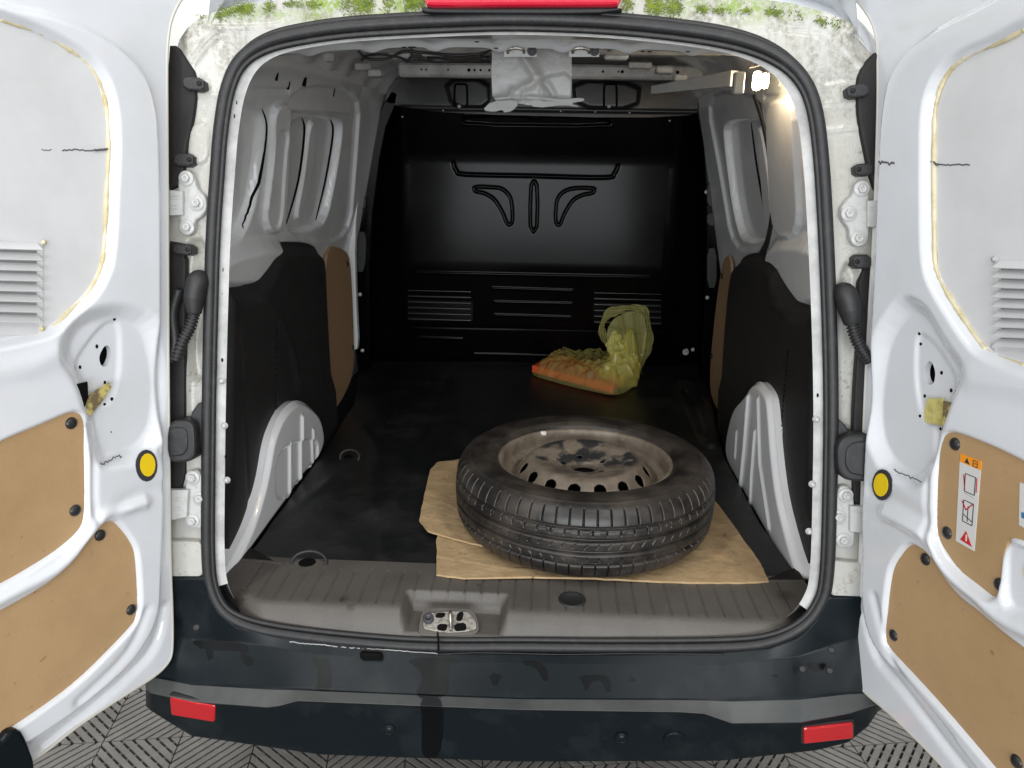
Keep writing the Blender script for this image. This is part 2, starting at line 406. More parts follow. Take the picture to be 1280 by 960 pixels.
def bagmat(clear):
    Mx = mat('yellow_bag_film', (.90, .87, .34), .14, coat=1, bump=[(30, .35), (90, .3)]); nt = Mx.node_tree; N = nt.nodes; L = nt.links; b = N['Principled BSDF']; out = N['Material Output']
    tl = N.new('ShaderNodeBsdfTranslucent'); tl.inputs[0].default_value = (.9, .86, .28, 1)
    tp = N.new('ShaderNodeBsdfTransparent'); tp.inputs[0].default_value = (.98, .96, .62, 1)
    m1 = N.new('ShaderNodeMixShader'); m1.inputs[0].default_value = .4; L.new(b.outputs[0], m1.inputs[1]); L.new(tl.outputs[0], m1.inputs[2])
    m2 = N.new('ShaderNodeMixShader'); m2.inputs[0].default_value = clear; L.new(m1.outputs[0], m2.inputs[1]); L.new(tp.outputs[0], m2.inputs[2]); L.new(m2.outputs[0], out.inputs[0])
    return Mx
M['bag'] = bagmat(.42); M['bagclear'] = bagmat(.66)

# ------------------------------------------------------------------ setting: floor
fl = mk('floor', [[-9, -9, -.03], [9, -9, -.03], [9, 9, -.03], [-9, 9, -.03]], [[0, 1, 2, 3]], M['under']); fl['kind'] = 'structure'
wl = mk('workshop_wall', [[-9, 5.5, -.03], [9, 5.5, -.03], [9, 5.5, 6], [-9, 5.5, 6]], [[0, 1, 2, 3]], mat('white_wall', (.8, .8, .78), .6)); wl['kind'] = 'structure'
area('added_wall_fill', (0, 3.6, 4.6), (0, 5.5, 2.4), 5, .2, 260)  # unseen lamp added to lift the wall behind the van to white
def clip_sq(poly, x0, y0, x1, y1):
    for ax, lim, sg in ((0, x0, 1), (0, x1, -1), (1, y0, 1), (1, y1, -1)):
        out = []
        for i in range(len(poly)):
            a, b = poly[i], poly[(i+1) % len(poly)]; da, db = (a[ax]-lim)*sg, (b[ax]-lim)*sg
            if da >= 0: out.append(a)
            if da*db < 0: t = da/(da-db); out.append((a[0]+(b[0]-a[0])*t, a[1]+(b[1]-a[1])*t))
        poly = out
        if not poly: return []
    return poly
def tile_mesh():
    V = []; Fc = []; S = .4; g = .0015
    def pr(poly, z0, z1):
        n = len(poly); b = len(V)
        for x, y in poly: V.append([x, y, z0])
        for x, y in poly: V.append([x, y, z1])
        Fc.append([b+n+i for i in range(n)])
        for i in range(n): Fc.append([b+i, b+(i+1) % n, b+n+(i+1) % n, b+n+i])
    for qx in (0, 1):
        for qy in (0, 1):
            x0, y0 = -S/2+qx*S/2+g, -S/2+qy*S/2+g; x1, y1 = x0+S/2-2*g, y0+S/2-2*g; cx, cy = (x0+x1)/2, (y0+y1)/2
            ang = math.pi/4*(1 if (qx+qy) % 2 else -1); c, s = math.cos(ang), math.sin(ang)
            for k in range(-7, 8):
                o = k*.0215; wd = .0074
                p = [(cx-.3*c-(o-wd)*s, cy-.3*s+(o-wd)*c), (cx+.3*c-(o-wd)*s, cy+.3*s+(o-wd)*c), (cx+.3*c-(o+wd)*s, cy+.3*s+(o+wd)*c), (cx-.3*c-(o+wd)*s, cy-.3*s+(o+wd)*c)]
                p = clip_sq(p, x0, y0, x1, y1)
                if len(p) > 2:
                    ar = sum(p[i][0]*p[(i+1) % len(p)][1]-p[(i+1) % len(p)][0]*p[i][1] for i in range(len(p)))
                    pr(p if ar > 0 else p[::-1], -.016, 0)
            for k in range(-5, 6):
                o = k*.034; wd = .0035; c2, s2 = -s, c
                p = [(cx-.3*c2-(o-wd)*s2, cy-.3*s2+(o-wd)*c2), (cx+.3*c2-(o-wd)*s2, cy+.3*s2+(o-wd)*c2), (cx+.3*c2-(o+wd)*s2, cy+.3*s2+(o+wd)*c2), (cx-.3*c2-(o+wd)*s2, cy-.3*s2+(o+wd)*c2)]
                p = clip_sq(p, x0, y0, x1, y1)
                if len(p) > 2:
                    ar = sum(p[i][0]*p[(i+1) % len(p)][1]-p[(i+1) % len(p)][0]*p[i][1] for i in range(len(p)))
                    pr(p if ar > 0 else p[::-1], -.02, -.004)
    return V, Fc
tv, tf = tile_mesh(); t0 = mk('floor_tile', tv, tf, M['tile'], None, False)
first = True; ca, sa = math.cos(R(9)), math.sin(R(9))
for i in range(-6, 7):
    for j in range(-5, 4):
        o = t0 if first else t0.copy()
        if not first: COL.objects.link(o)
        first = False; x, y = i*.4+.13, j*.4+.05
        o.location = (x*ca-y*sa, x*sa+y*ca, 0); o.rotation_euler = (0, 0, R(9)+((i+j) % 2)*math.pi/2); o.parent = fl

# ------------------------------------------------------------------ the van
van = thing('van', (0, .8, 0), 'white panel van with both rear doors open onto a black load area', 'van')
REARN = np.array([0, 1, -.15]); REARP = np.array([0, -.19, .55])
FR = Frame(REARP, (1, 0, 0), (0, .15, 1))
# aperture line (centre of the rubber seal)
AP = [(650, 27), (560, 29), (450, 35), (385, 43), (335, 55), (303, 76), (286, 110), (277, 160), (272, 220), (267, 300), (264, 400), (262, 500), (261, 600), (261, 690), (266, 735), (283, 765), (318, 782), (380, 793), (470, 802), (545, 806), (650, 806), (760, 807), (900, 806), (960, 800), (1000, 782), (1023, 755), (1033, 715), (1037, 600), (1038, 500), (1036, 400), (1032, 300), (1026, 200), (1017, 135), (1000, 97), (970, 71), (925, 53), (860, 41), (760, 31)]
apuv = cr(FR.uv(AP), 5)
def offset(uv, d, side=None):
    # side: distance used where the outline runs vertically
    e = np.roll(uv, -1, 0)-np.roll(uv, 1, 0); n = np.stack([e[:, 1], -e[:, 0]], 1); n /= np.linalg.norm(n, axis=1)[:, None]+1e-9
    c = uv.mean(0); s = np.sign(((uv-c)*n).sum(1).sum())
    if side is not None: wx = sst(np.abs(n[:, :1])*1.15-.1); return uv+n*s*(d*(1-wx)+side*wx)
    return uv+n*s*d
# body frame around the opening
outl = [(219, 70), (224, 50), (235, 34), (252, 20), (292, 8), (360, -2), (530, -14), (640, -18), (775, -16), (900, -8), (990, 4), (1035, 16), (1062, 28), (1080, 45), (1092, 68), (1104, 200), (1108, 400), (1095, 600), (1085, 770), (1040, 800), (260, 800), (196, 745), (196, 600), (200, 400), (205, 200), (212, 100)]
ou = FR.uv(outl, -.012)
U = lambda pts, h=-.012: FR.uv(pts, h)
ff = [('poly', chaikin(U([(238, 158), (262, 150), (262, 205), (236, 205)])), .006, .006),
      ('poly', chaikin(U([(228, 300), (262, 300), (256, 470), (234, 480)])), -.014, .012),
      ('poly', chaikin(U([(236, 380), (262, 380), (258, 560), (232, 560)])), -.012, .01),
      ('poly', chaikin(U([(1048, 330), (1078, 330), (1072, 560), (1050, 560)])), -.014, .012),
      ('line', U([(258, 32), (285, 36), (340, 33), (356, 30), (358, 36)]), .004, .0025),
      ('line', U([(960, 38), (975, 36), (1025, 41), (1050, 60), (1072, 88)]), -.004, .003),
      ('line', U([(242, 78), (256, 58), (270, 45)]), -.005, .004),
      ('poly', chaikin(U([(1064, 40), (1084, 30), (1092, 70), (1086, 84), (1070, 66)])), -.01, .01),
      ('line', U([(248, 118), (288, 120)]), .003, .004), ('line', U([(1030, 102), (1064, 96)]), -.003, .003),
      ('line', U([(1020, 166), (1072, 160)]), .003, .006),
      ('line', U([(1030, 130), (1072, 128)]), .002, .003)]
for _ in range(26):
    side = random.random() < .5; x = random.uniform(245, 262) if side else random.uniform(1045, 1070); y = random.uniform(90, 215)
    q = U([(x, y)])[0]; ff.append(('line', np.array([q, q+[.001, 0]]), .0015, .002))
sheet('body_frame', FR, ou, .004, ff, M['dirty'], van, holes=[offset(apuv, -.004)], surf=lambda u, v: -.012+0*u, skirt=.0)
# return lip outside the opening: two lips of the rubber seal
su = FR.P(apuv, .004)
L = []
nrm_y = FR.n
L.append(tube_data(FR.P(offset(apuv, .004, .003), .0), .0122, 12, True, 1.0, up=nrm_y)); L.append(tube_data(FR.P(offset(apuv, -.013, -.0095), .003), .0055, 8, True, 1.0, up=nrm_y))
L.append(tube_data(FR.P(offset(apuv, .017, .008), -.003), .0065, 8, True, 1.0, up=nrm_y))
V, Fc = join_data(L); mk('door_seal', V, Fc, M['seal'], van)
# joint of the seal and the worn lip below it
jp = [atY(x, y, -.212) for x, y in [(547, 791), (548, 800), (548, 813)]]; tube('seal_joint', jp, .0022, M['void'], van, seg=6)
lipc = cr([hit(x, y, REARN, REARP+[0, -.014, 0]) for x, y in [(362, 802), (400, 806), (440, 810), (480, 812), (520, 815), (547, 817)]], 14, False); lipc = lipc+rng.normal(0, .0007, lipc.shape)
tube('worn_lip', lipc, .0010, M['grey'], van, seg=6)
tube('worn_lip', cr([hit(x, y, REARN, REARP+[0, -.014, 0]) for x, y in [(548, 818), (600, 816), (700, 818), (790, 817), (905, 818)]], 14, False), .0012, M['seal'], van, seg=6)
# white flange inside the seal (strip on both sides and top)
inner = offset(apuv, -.034)
k = len(apuv)
def ring_strip(name, uvA, hA, uvB, hB, mt, steps=4, sel=None):
    n = len(uvA); rows = []
    for s in range(steps+1):
        t = s/steps; rows.append(FR.P(uvA*(1-t)+uvB*t, hA*(1-t)+hB*t))
    V = np.vstack(rows); Fc = []
    for s in range(steps):
        for i in range(n):
            j = (i+1) % n
            if sel is not None and not (sel[i] and sel[j]): continue
            Fc.append([s*n+i, s*n+j, (s+1)*n+j, (s+1)*n+i])
    return mk(name, V, Fc, mt, van)
zz = FR.P(apuv)[:, 2]; selv = zz > .635
ring_strip('opening_flange', offset(apuv, -.008), -.004, offset(apuv, -.020, -.029), -.010, M['grey'], sel=selv)
ring_strip('opening_return', offset(apuv, -.020, -.029), -.0102, offset(apuv, .05), -.13, M['inner'], sel=zz > .60)

# bolts, holes on flange
b0 = lathe('flange_bolt', [(.007, 0), (.007, .002), (.0045, .0028), (.0045, .007), (.003, .008), (.0001, .008)], M['bolt'], None, seg=10, cap=False)
b0f = True
for px in [(278, 476), (281, 532), (284, 600), (1020, 524), (1015, 605), (1011, 664)]:
    P = FR.P(FR.uv([px], -.008), -.0085)[0]; u_, v_, n_ = axes(FR.n)
    if b0f: b0.matrix_basis = Matrix(((u_[0], v_[0], n_[0], P[0]), (u_[1], v_[1], n_[1], P[1]), (u_[2], v_[2], n_[2], P[2]), (0, 0, 0, 1))); setp(b0, van); b0f = False
    else: inst(b0, van, P, FR.n)
for px, a, b in [((278, 337), .003, .005), ((278, 450), .002, .004), ((282, 571), .0015, .004), ((296, 128), .0015, .004), ((293, 145), .0018, .004), ((1025, 352), .003, .005), ((1022, 494), .002, .004), ((1014, 590), .0015, .004), ((278, 367), .0012, .0012), ((1025, 330), .0012, .002)]:
    c = FR.uv([px], -.008)[0]; pl = [(c[0]+a*math.cos(t), c[1]+b*math.sin(t)) for t in np.linspace(0, 2*math.pi, 12, endpoint=False)]
    prism('flange_hole', FR, pl, -.0085, -.0066, M['void'], van)

# outer shell (roof and flanks) so that the load space is closed
def shell():
    base = np.array([(-.80, .5), (-.84, .7), (-.845, .95), (-.82, 1.25), (-.765, 1.52), (-.72, 1.66), (-.68, 1.75), (-.63, 1.80), (-.52, 1.835), (-.3, 1.86), (0, 1.87), (.3, 1.86), (.52, 1.835), (.63, 1.80), (.68, 1.75), (.72, 1.66), (.765, 1.52), (.82, 1.25), (.845, .95), (.84, .7), (.80, .5)])
    base = chaikin(base, 2, False); rows = []
    ys = [.0, .012, .03, .06, .12, .4, 1.0, 1.9, 2.4]; sc = [.935, .95, .965, .98, 1, 1, 1, 1, 1]
    for y, s in zip(ys, sc):
        for x, z in base:
            zz_ = .95+(z-.95)*(s if z > .95 else 1); yy = y+(-.19+(zz_-.55)*.15)*max(0, 1-y/1.0)+.02
            rows.append([x*s, yy, zz_])
    n = len(base); Fc = []
    for r in range(len(ys)-1):
        for i in range(n-1): Fc.append([r*n+i, r*n+i+1, (r+1)*n+i+1, (r+1)*n+i])
    Fc.append([(len(ys)-1)*n+i for i in range(n)])
    mk('outer_shell', rows, Fc, M['white'], van)
shell()
V, Fc = box_data((0, 1.12, .505), (1.64, 2.48, .08), None, 0); mk('underbody', V.tolist(), Fc, M['blackd'], van, False)

# ---- load area side walls
def wall(sgn, feats_px, extra, name='side_panel'):
    fr = Frame((sgn*.745, 0, 1.1), (0, 1, 0), (-sgn*.145, 0, .65))
    o = np.array([(-.0, -.10), (1.7, -.10), (1.7, .76), (-.0, .76)])
    fts = []
    for kk, pts, dd, ww in feats_px:
        uv = fr.uv(pts); 
        if kk in ('poly',): uv = chaikin(uv, 2)
        elif kk == 'line': uv = cr(uv, 4, False)
        fts.append((kk, uv, dd, ww))
    sheet(name, fr, o, .0038, fts+extra, M['inner'], van)
    fr.f = fts
    for kk, pts, dd, ww in feats_px:
        if kk == 'line' and (dd, ww) == (-.003, .006):
            q = cr(fr.uv(pts), 8, False); hh = feat_h(q, fts); hh = np.minimum(hh, np.percentile(hh, 40))+.003; e = np.linspace(0, 1, len(q))
            tube('gap_shadow_tube', fr.P(q, hh), .0012+.0026*np.sin(np.pi*e), M['void'], van, seg=6)  # black tube drawn as the shadow in the gap along the pressing
    return fr
LWF = wall(-1, [('poly', [(262, 132), (324, 132), (333, 148), (329, 200), (319, 258), (304, 296), (287, 306), (262, 312)], -.028, .008),
    ('line', [(329, 137), (334, 160), (328, 210), (318, 258), (308, 286)], -.003, .006),
    ('poly', [(336, 130), (362, 130), (356, 200), (352, 290), (326, 290), (336, 200)], .016, .010),
    ('poly', [(341, 162), (355, 162), (350, 200), (346, 285), (328, 280), (334, 230)], -.006, .006),
    ('poly', [(358, 105), (452, 112), (446, 200), (438, 300), (356, 302), (356, 200)], -.012, .012),
    ('poly', [(368, 146), (430, 150), (433, 165), (424, 225), (412, 280), (385, 292), (362, 287), (360, 268), (366, 200)], -.026, .008),
    ('poly', [(399, 156), (408, 156), (402, 220), (388, 276), (381, 276), (392, 220)], .012, .008),
    ('line', [(394, 152), (396, 170), (388, 230), (372, 289)], -.003, .006),
    ('line', [(427, 152), (430, 170), (420, 230), (408, 280)], -.003, .006),
    ('line', [(300, 114), (330, 113), (362, 113)], -.006, .006), ('line', [(300, 88), (350, 80), (450, 104)], .012, .02),
    ('line', [(362, 136), (440, 140)], .008, .01),
    ('poly', [(262, 316), (345, 300), (356, 330), (330, 352), (300, 358), (262, 360)], .03, .05)], [])
RWF = wall(1, [('poly', [(1000, 143), (1040, 143), (1040, 312), (1020, 312), (1010, 250), (1002, 190)], -.028, .008),
    ('line', [(1001, 146), (1001, 160), (1003, 192), (1010, 252), (1020, 310)], -.003, .006),
    ('poly', [(962, 122), (996, 122), (1000, 200), (1004, 296), (970, 296), (964, 200)], .014, .016),
    ('poly', [(880, 115), (955, 118), (966, 200), (966, 310), (915, 314), (900, 220)], -.010, .02),
    ('poly', [(900, 152), (948, 150), (958, 175), (964, 240), (958, 295), (940, 305), (922, 300), (912, 260), (903, 190)], -.026, .008),
    ('poly', [(936, 160), (942, 160), (952, 220), (957, 290), (948, 292), (942, 220)], .018, .01),
    ('line', [(924, 156), (930, 200), (940, 260), (946, 298)], -.003, .006),
    ('line', [(955, 165), (962, 200), (966, 250), (961, 292)], -.003, .006),
    ('line', [(955, 122), (1000, 121)], -.006, .006),
    ('poly', [(965, 300), (1040, 300), (1040, 385), (985, 382), (968, 350)], .03, .05)], [])
for fr, px, a, b in [(LWF, (380, 99), .010, .018), (LWF, (345, 93), .003, .014), (LWF, (422, 116), .003, .014), (LWF, (361, 107), .002, .01), (LWF, (399, 68), .012, .004), (RWF, (995, 98), .004, .008)]:
    c = fr.uv([px])[0]; prism('wall_slot', fr, [(c[0]-a, c[1]-b), (c[0]+a, c[1]-b), (c[0]+a, c[1]+b), (c[0]-a, c[1]+b)], feat_h(np.array([c]), fr.f)[0]-.004, feat_h(np.array([c]), fr.f)[0]+.0022, M['void'], van)

# lower black side trims
def trim(sgn, px, ridges):
    fr = Frame((sgn*.668, 0, .6), (0, 1, 0), (0, 0, 1))
    uv = chaikin(fr.uv(px), 2)
    fts = [(kk, cr(fr.uv(p), 4, False), d_, w_) for kk, p, d_, w_ in ridges]
    inner_ = uv
    def sf(u, v):
        d, _ = dist_poly(np.stack([u, v], 1), uv); d = -d
        low = np.clip((v-.12)/.15, 0, 1)
        return -.035*(1-sst(d/.05))*low
    sheet('side_trim', fr, uv, .006, fts, M['blackd'], van, skirt=.07, surf=sf)
    return fr
LT = trim(-1, [(284, 344), (296, 350), (303, 360), (318, 357), (332, 346), (342, 328), (349, 311), (362, 302), (395, 303), (408, 309), (412, 324), (415, 400), (421, 505), (424, 560), (290, 740), (284, 650), (282, 500)],
     [('line', [(346, 400), (345, 500), (338, 620), (330, 680)], -.003, .004), ('line', [(322, 362), (358, 420), (374, 480)], .006, .02), ('line', [(300, 400), (305, 500), (312, 640)], -.002, .01)])
RT = trim(1, [(1026, 358), (1013, 365), (1003, 384), (985, 379), (972, 352), (962, 322), (952, 315), (925, 316), (912, 324), (906, 360), (900, 430), (897, 500), (897, 560), (1004, 745), (1012, 700), (1020, 520)],
     [('line', [(985, 440), (978, 520), (975, 600), (980, 640)], -.003, .004), ('line', [(962, 340), (968, 380), (1000, 392)], .006, .012)])
# perforation dots on the left trim, one strip part
pts = cr(LT.uv([(346, 410), (345, 500), (338, 625)]), 14, False); L = [box_data(LT.P(q, .0005)[0], (.002, .004, .004), None, 0) for q in pts]; V, Fc = join_data(L); mk('dotted_seam', V, Fc, M['void'], van)
pts = cr(RT.uv([(985, 440), (978, 520), (975, 600)]), 14, False); L = [box_data(RT.P(q, .0005)[0], (.002, .004, .004), None, 0) for q in pts]; V, Fc = join_data(L); mk('dotted_seam', V, Fc, M['void'], van)
# inner hardboard panels toward the bulkhead
HL = Frame((-.715, 0, .6), (0, 1, 0), (0, 0, 1)); HR = Frame((.715, 0, .6), (0, 1, 0), (0, 0, 1))
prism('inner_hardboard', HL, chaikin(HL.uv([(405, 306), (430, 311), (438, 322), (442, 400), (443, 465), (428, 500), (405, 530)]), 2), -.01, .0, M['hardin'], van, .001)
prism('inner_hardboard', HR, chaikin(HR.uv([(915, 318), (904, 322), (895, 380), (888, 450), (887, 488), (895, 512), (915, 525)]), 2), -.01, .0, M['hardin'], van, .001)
plug0 = None
PLP = [(.0001, .0055), (.004, .0052), (.0085, .0038), (.0105, .0012), (.011, -.001)]
def plug(px, fr, h, parent, s=1.0):
    global plug0
    if h is None: h = 0
    P = fr.P(fr.uv([px], h), h)[0]
    if plug0 is None:
        plug0 = lathe('fixing_plug', PLP[::-1], M['plug'], None, seg=18, cap=False)
        u, v, n = axes(fr.n); plug0.matrix_basis = Matrix(((u[0], v[0], n[0], P[0]), (u[1], v[1], n[1], P[1]), (u[2], v[2], n[2], P[2]), (0, 0, 0, 1))); setp(plug0, parent)
        return plug0
    return inst(plug0, parent, P, fr.n)
for px in [(434, 330), (441, 434)]: plug(px, HL, .001, van)
for px in [(903, 345), (890, 445)]: plug(px, HR, .001, van)

# wheel arches
def arch(sgn, px, ribs):
    fr = Frame((sgn*.638, 0, .6), (0, 1, 0), (0, 0, 1)); uv = chaikin(fr.uv(px), 3)
    fts = [('poly' if kk == 'poly' else 'line', (chaikin(fr.uv(p), 2) if kk == 'poly' else fr.uv(p)), d_, w_) for kk, p, d_, w_ in ribs]
    def sf(u, v):
        d, _ = dist_poly(np.stack([u, v], 1), uv); d = -d
        return -.014*(1-sst(d/.016))
    sheet('wheel_arch', fr, uv, .004, fts, M['arch'], van, skirt=.05, surf=sf)
arch(-1, [(281, 722), (296, 700), (318, 655), (334, 600), (342, 548), (356, 515), (372, 500), (385, 502), (402, 518), (408, 548), (402, 572), (380, 600), (352, 638), (322, 680), (300, 712), (290, 735)],
     [('line', [(364, 556), (364, 625)], .007, .006), ('line', [(377, 522), (377, 602)], .008, .007), ('line', [(391, 538), (393, 585)], .006, .005), ('poly', [(345, 560), (398, 545), (398, 580), (345, 640)], -.006, .01)])
arch(1, [(946, 476), (958, 492), (961, 512), (964, 560), (971, 620), (986, 680), (1000, 722), (990, 728), (968, 690), (946, 650), (925, 612), (905, 575), (906, 545), (915, 508), (930, 492), (938, 478)],
     [('line', [(936, 496), (931, 560), (926, 610)], .008, .006), ('line', [(944, 540), (940, 590), (938, 634)], .006, .006), ('line', [(921, 540), (919, 572)], .005, .005), ('line', [(948, 500), (950, 580), (962, 660)], .006, .008)])

# floor mat
MF = Frame((0, 0, .603), (1, 0, 0), (0, 1, 0))
mo = MF.uv([(296, 713), (400, 716), (545, 718), (760, 722), (1004, 730), (950, 655), (905, 572), (880, 470), (890, 452), (640, 452), (450, 452), (443, 505), (408, 560), (365, 620), (322, 680)])
mo[:, 0] = np.clip(mo[:, 0], -.79, .79)
mf = [('line', MF.uv([(470, 640), (480, 700)]), .004, .02), ('line', MF.uv([(330, 660), (400, 610), (430, 590)]), .003, .02), ('line', MF.uv([(420, 500), (470, 560), (460, 640)]), .004, .03),
      ('line', MF.uv([(640, 480), (640, 560)]), .003, .01), ('line', MF.uv([(560, 470), (520, 560), (500, 700)]), -.003, .02),
      ('poly', chaikin(MF.uv([(838, 478), (870, 476), (905, 560), (880, 562), (862, 520)]), 2), .016, .012), ('poly', chaikin(MF.uv([(852, 490), (862, 490), (884, 548), (874, 548)]), 2), -.012, .01)]
for k in range(14):
    x, y = rng.uniform(300, 560), rng.uniform(480, 700); q = MF.uv([(x, y)])[0]; a = rng.uniform(0, 6.3); l = rng.uniform(.04, .2)
    mf.append(('line', np.array([q, q+l*np.array([math.cos(a), math.sin(a)])]), rng.uniform(-.0015, .002), rng.uniform(.008, .02)))
sheet('floor_mat', MF, mo, .006, mf, M['matr'], van, skirt=.006)
def ring_pts(c, a, b, n=24, z=0, tilt=0): return [(c[0]+a*math.cos(t), c[1]+b*math.sin(t), c[2]+tilt*math.sin(t)) for t in np.linspace(0, 2*math.pi, n, endpoint=False)]
for px, a, b in [((386, 703), .040, .02), ((437, 571), .03, .014)]:
    c = atZ(*px, .61); tube('tie_down_ring', ring_pts(c, a, b, tilt=.018), .004, M['black'], van, closed=True, seg=8)
    c2 = atZ(px[0]-2, px[1], .6075); lathe('ring_recess', [(b, 0), (b*.9, .0015), (b*.6, .001), (.0001, .001)], M['void'], van, c=c2, cap=False, seg=20)
c = atZ(865, 517, .62)
# ---- load sill trim
def sill():
    xs = np.linspace(-.645, .645, 700); prof = [(.02, .607, 0), (-.0, .6075, 0), (-.145, .6065, 0), (-.157, .605, 0), (-.166, .600, 0), (-.178, .585, 0), (-.19, .555, 0), (-.196, .535, 0), (-.198, .50, 0)]
    P_ = []
    for a, b in zip(prof[:-1], prof[1:]):
        m_ = 4 if abs(a[0]-b[0]) > .03 else 2
        m_ = 36 if abs(a[0]-b[0]) > .1 else m_
        for q in range(m_): P_.append((a[0]+(b[0]-a[0])*q/m_, a[1]+(b[1]-a[1])*q/m_))
    P_.append(prof[-1][:2]); P_ = np.array(P_)
    m_ = len(P_); V = []; st = []
    for x in xs:
        dx = abs(x-(-.125))
        notch = sst((.115-dx)/.025)         # recess for the lock striker
        for (y, z) in P_:
            yy, zz_ = y, z
            e = sst((abs(x)-.52)/.14); yy += e*.07 if y < -.01 else 0
            zz_ += e*.004
            if -.15 < y < -.015 and abs(x) < .60:
                ph = ((x+.006*0) % .0365)/.0365; w_ = min(ph, 1-ph)*.0365
                if not (abs(x+.125) < .12 and y < -.1): zz_ -= .004*math.exp(-(w_/.0019)**2)*sst((y+.15)/.01)*sst((-.015-y)/.01)
            if y < -.095: 
                t = sst((-.095-y)/.01); zz_ -= notch*t*max(0, zz_-.562)*.95
                if zz_ < .57 and notch > .5 and y > -.185: zz_ = min(zz_, .5625)
            V.append([x, yy, zz_])
            s_ = 0
            st.append(s_)
    V = np.array(V); n = len(xs)
    Fc = [[i*m_+j, (i+1)*m_+j, (i+1)*m_+j+1, i*m_+j+1] for i in range(n-1) for j in range(m_-1)]
    Fc = [f[::-1] for f in Fc]
    o = mk('load_sill', V, Fc, M['sill'], van)
    at = o.data.attributes.new('stain', 'FLOAT', 'POINT'); s = np.zeros(len(V))
    for px, r in [((300, 745), .03), ((430, 752), .016), ((438, 760), .012), ((345, 776), .02), ((980, 748), .03), ((600, 735), .01)]:
        c = atZ(*px, .6); d = np.hypot(V[:, 0]-c[0], V[:, 1]-c[1]); s = np.maximum(s, .75*np.exp(-(d/r)**2))
    at.data.foreach_set('value', s.astype(np.float32))
sill()
# striker recess with bright latch plate
sp = Frame((-.125, -.135, .575), (1, 0, 0), (0, 1, .45))
c_ = atZ(560, 776, .575)
sp = Frame(c_, (1, 0, 0), (0, 1, .5))
def E_(px, h=0): return sp.uv(px, h)
prism('latch_surround', sp, chaikin(E_([(522, 792), (527, 764), (535, 760), (588, 761), (596, 770), (600, 789), (590, 795), (530, 796)]), 2), -.02, .003, M['sill'], van, .002)
prism('latch_plate', sp, chaikin(E_([(528, 787), (531, 767), (585, 765), (594, 775), (597, 787), (585, 791), (560, 793), (540, 790)]), 2), .0, .006, M['steel'], van, .001)
lp = [(545, 770), (556, 770), (556, 784), (545, 784)]
lathe('latch_bolt', [(.011, 0), (.011, .007), (.007, .009), (.006, .006), (.0001, .005)], M['ink'], van, c=sp.P(E_([(536, 776)]), .006)[0], n=sp.n, seg=18, cap=False)
q = sp.P(E_([(564, 768), (564, 773), (564, 781), (564, 790)]), 0); q = [q[0]+sp.n*.006, q[1]+sp.n*.026, q[2]+sp.n*.026, q[3]+sp.n*.006]
tube('striker_loop', cr(q, 5, False), .0035, M['steel'], van, seg=10)
for pxs in ([(548, 782), (560, 782), (558, 791), (546, 789)], [(568, 782), (582, 780), (584, 790), (568, 791)], [(546, 768), (558, 768), (555, 774), (544, 774)], [(572, 768), (580, 766), (578, 778), (570, 778)]):
    prism('latch_slot', sp, chaikin(E_(pxs), 1), .004, .0072, M['void'], van)
c = atZ(715, 750, .606)
lathe('sill_cap', [(.030, 0), (.029, .003), (.024, .0035), (.022, .0015), (.0001, .002)], M['black'], van, c=c, sx=1.0, seg=28, cap=False)

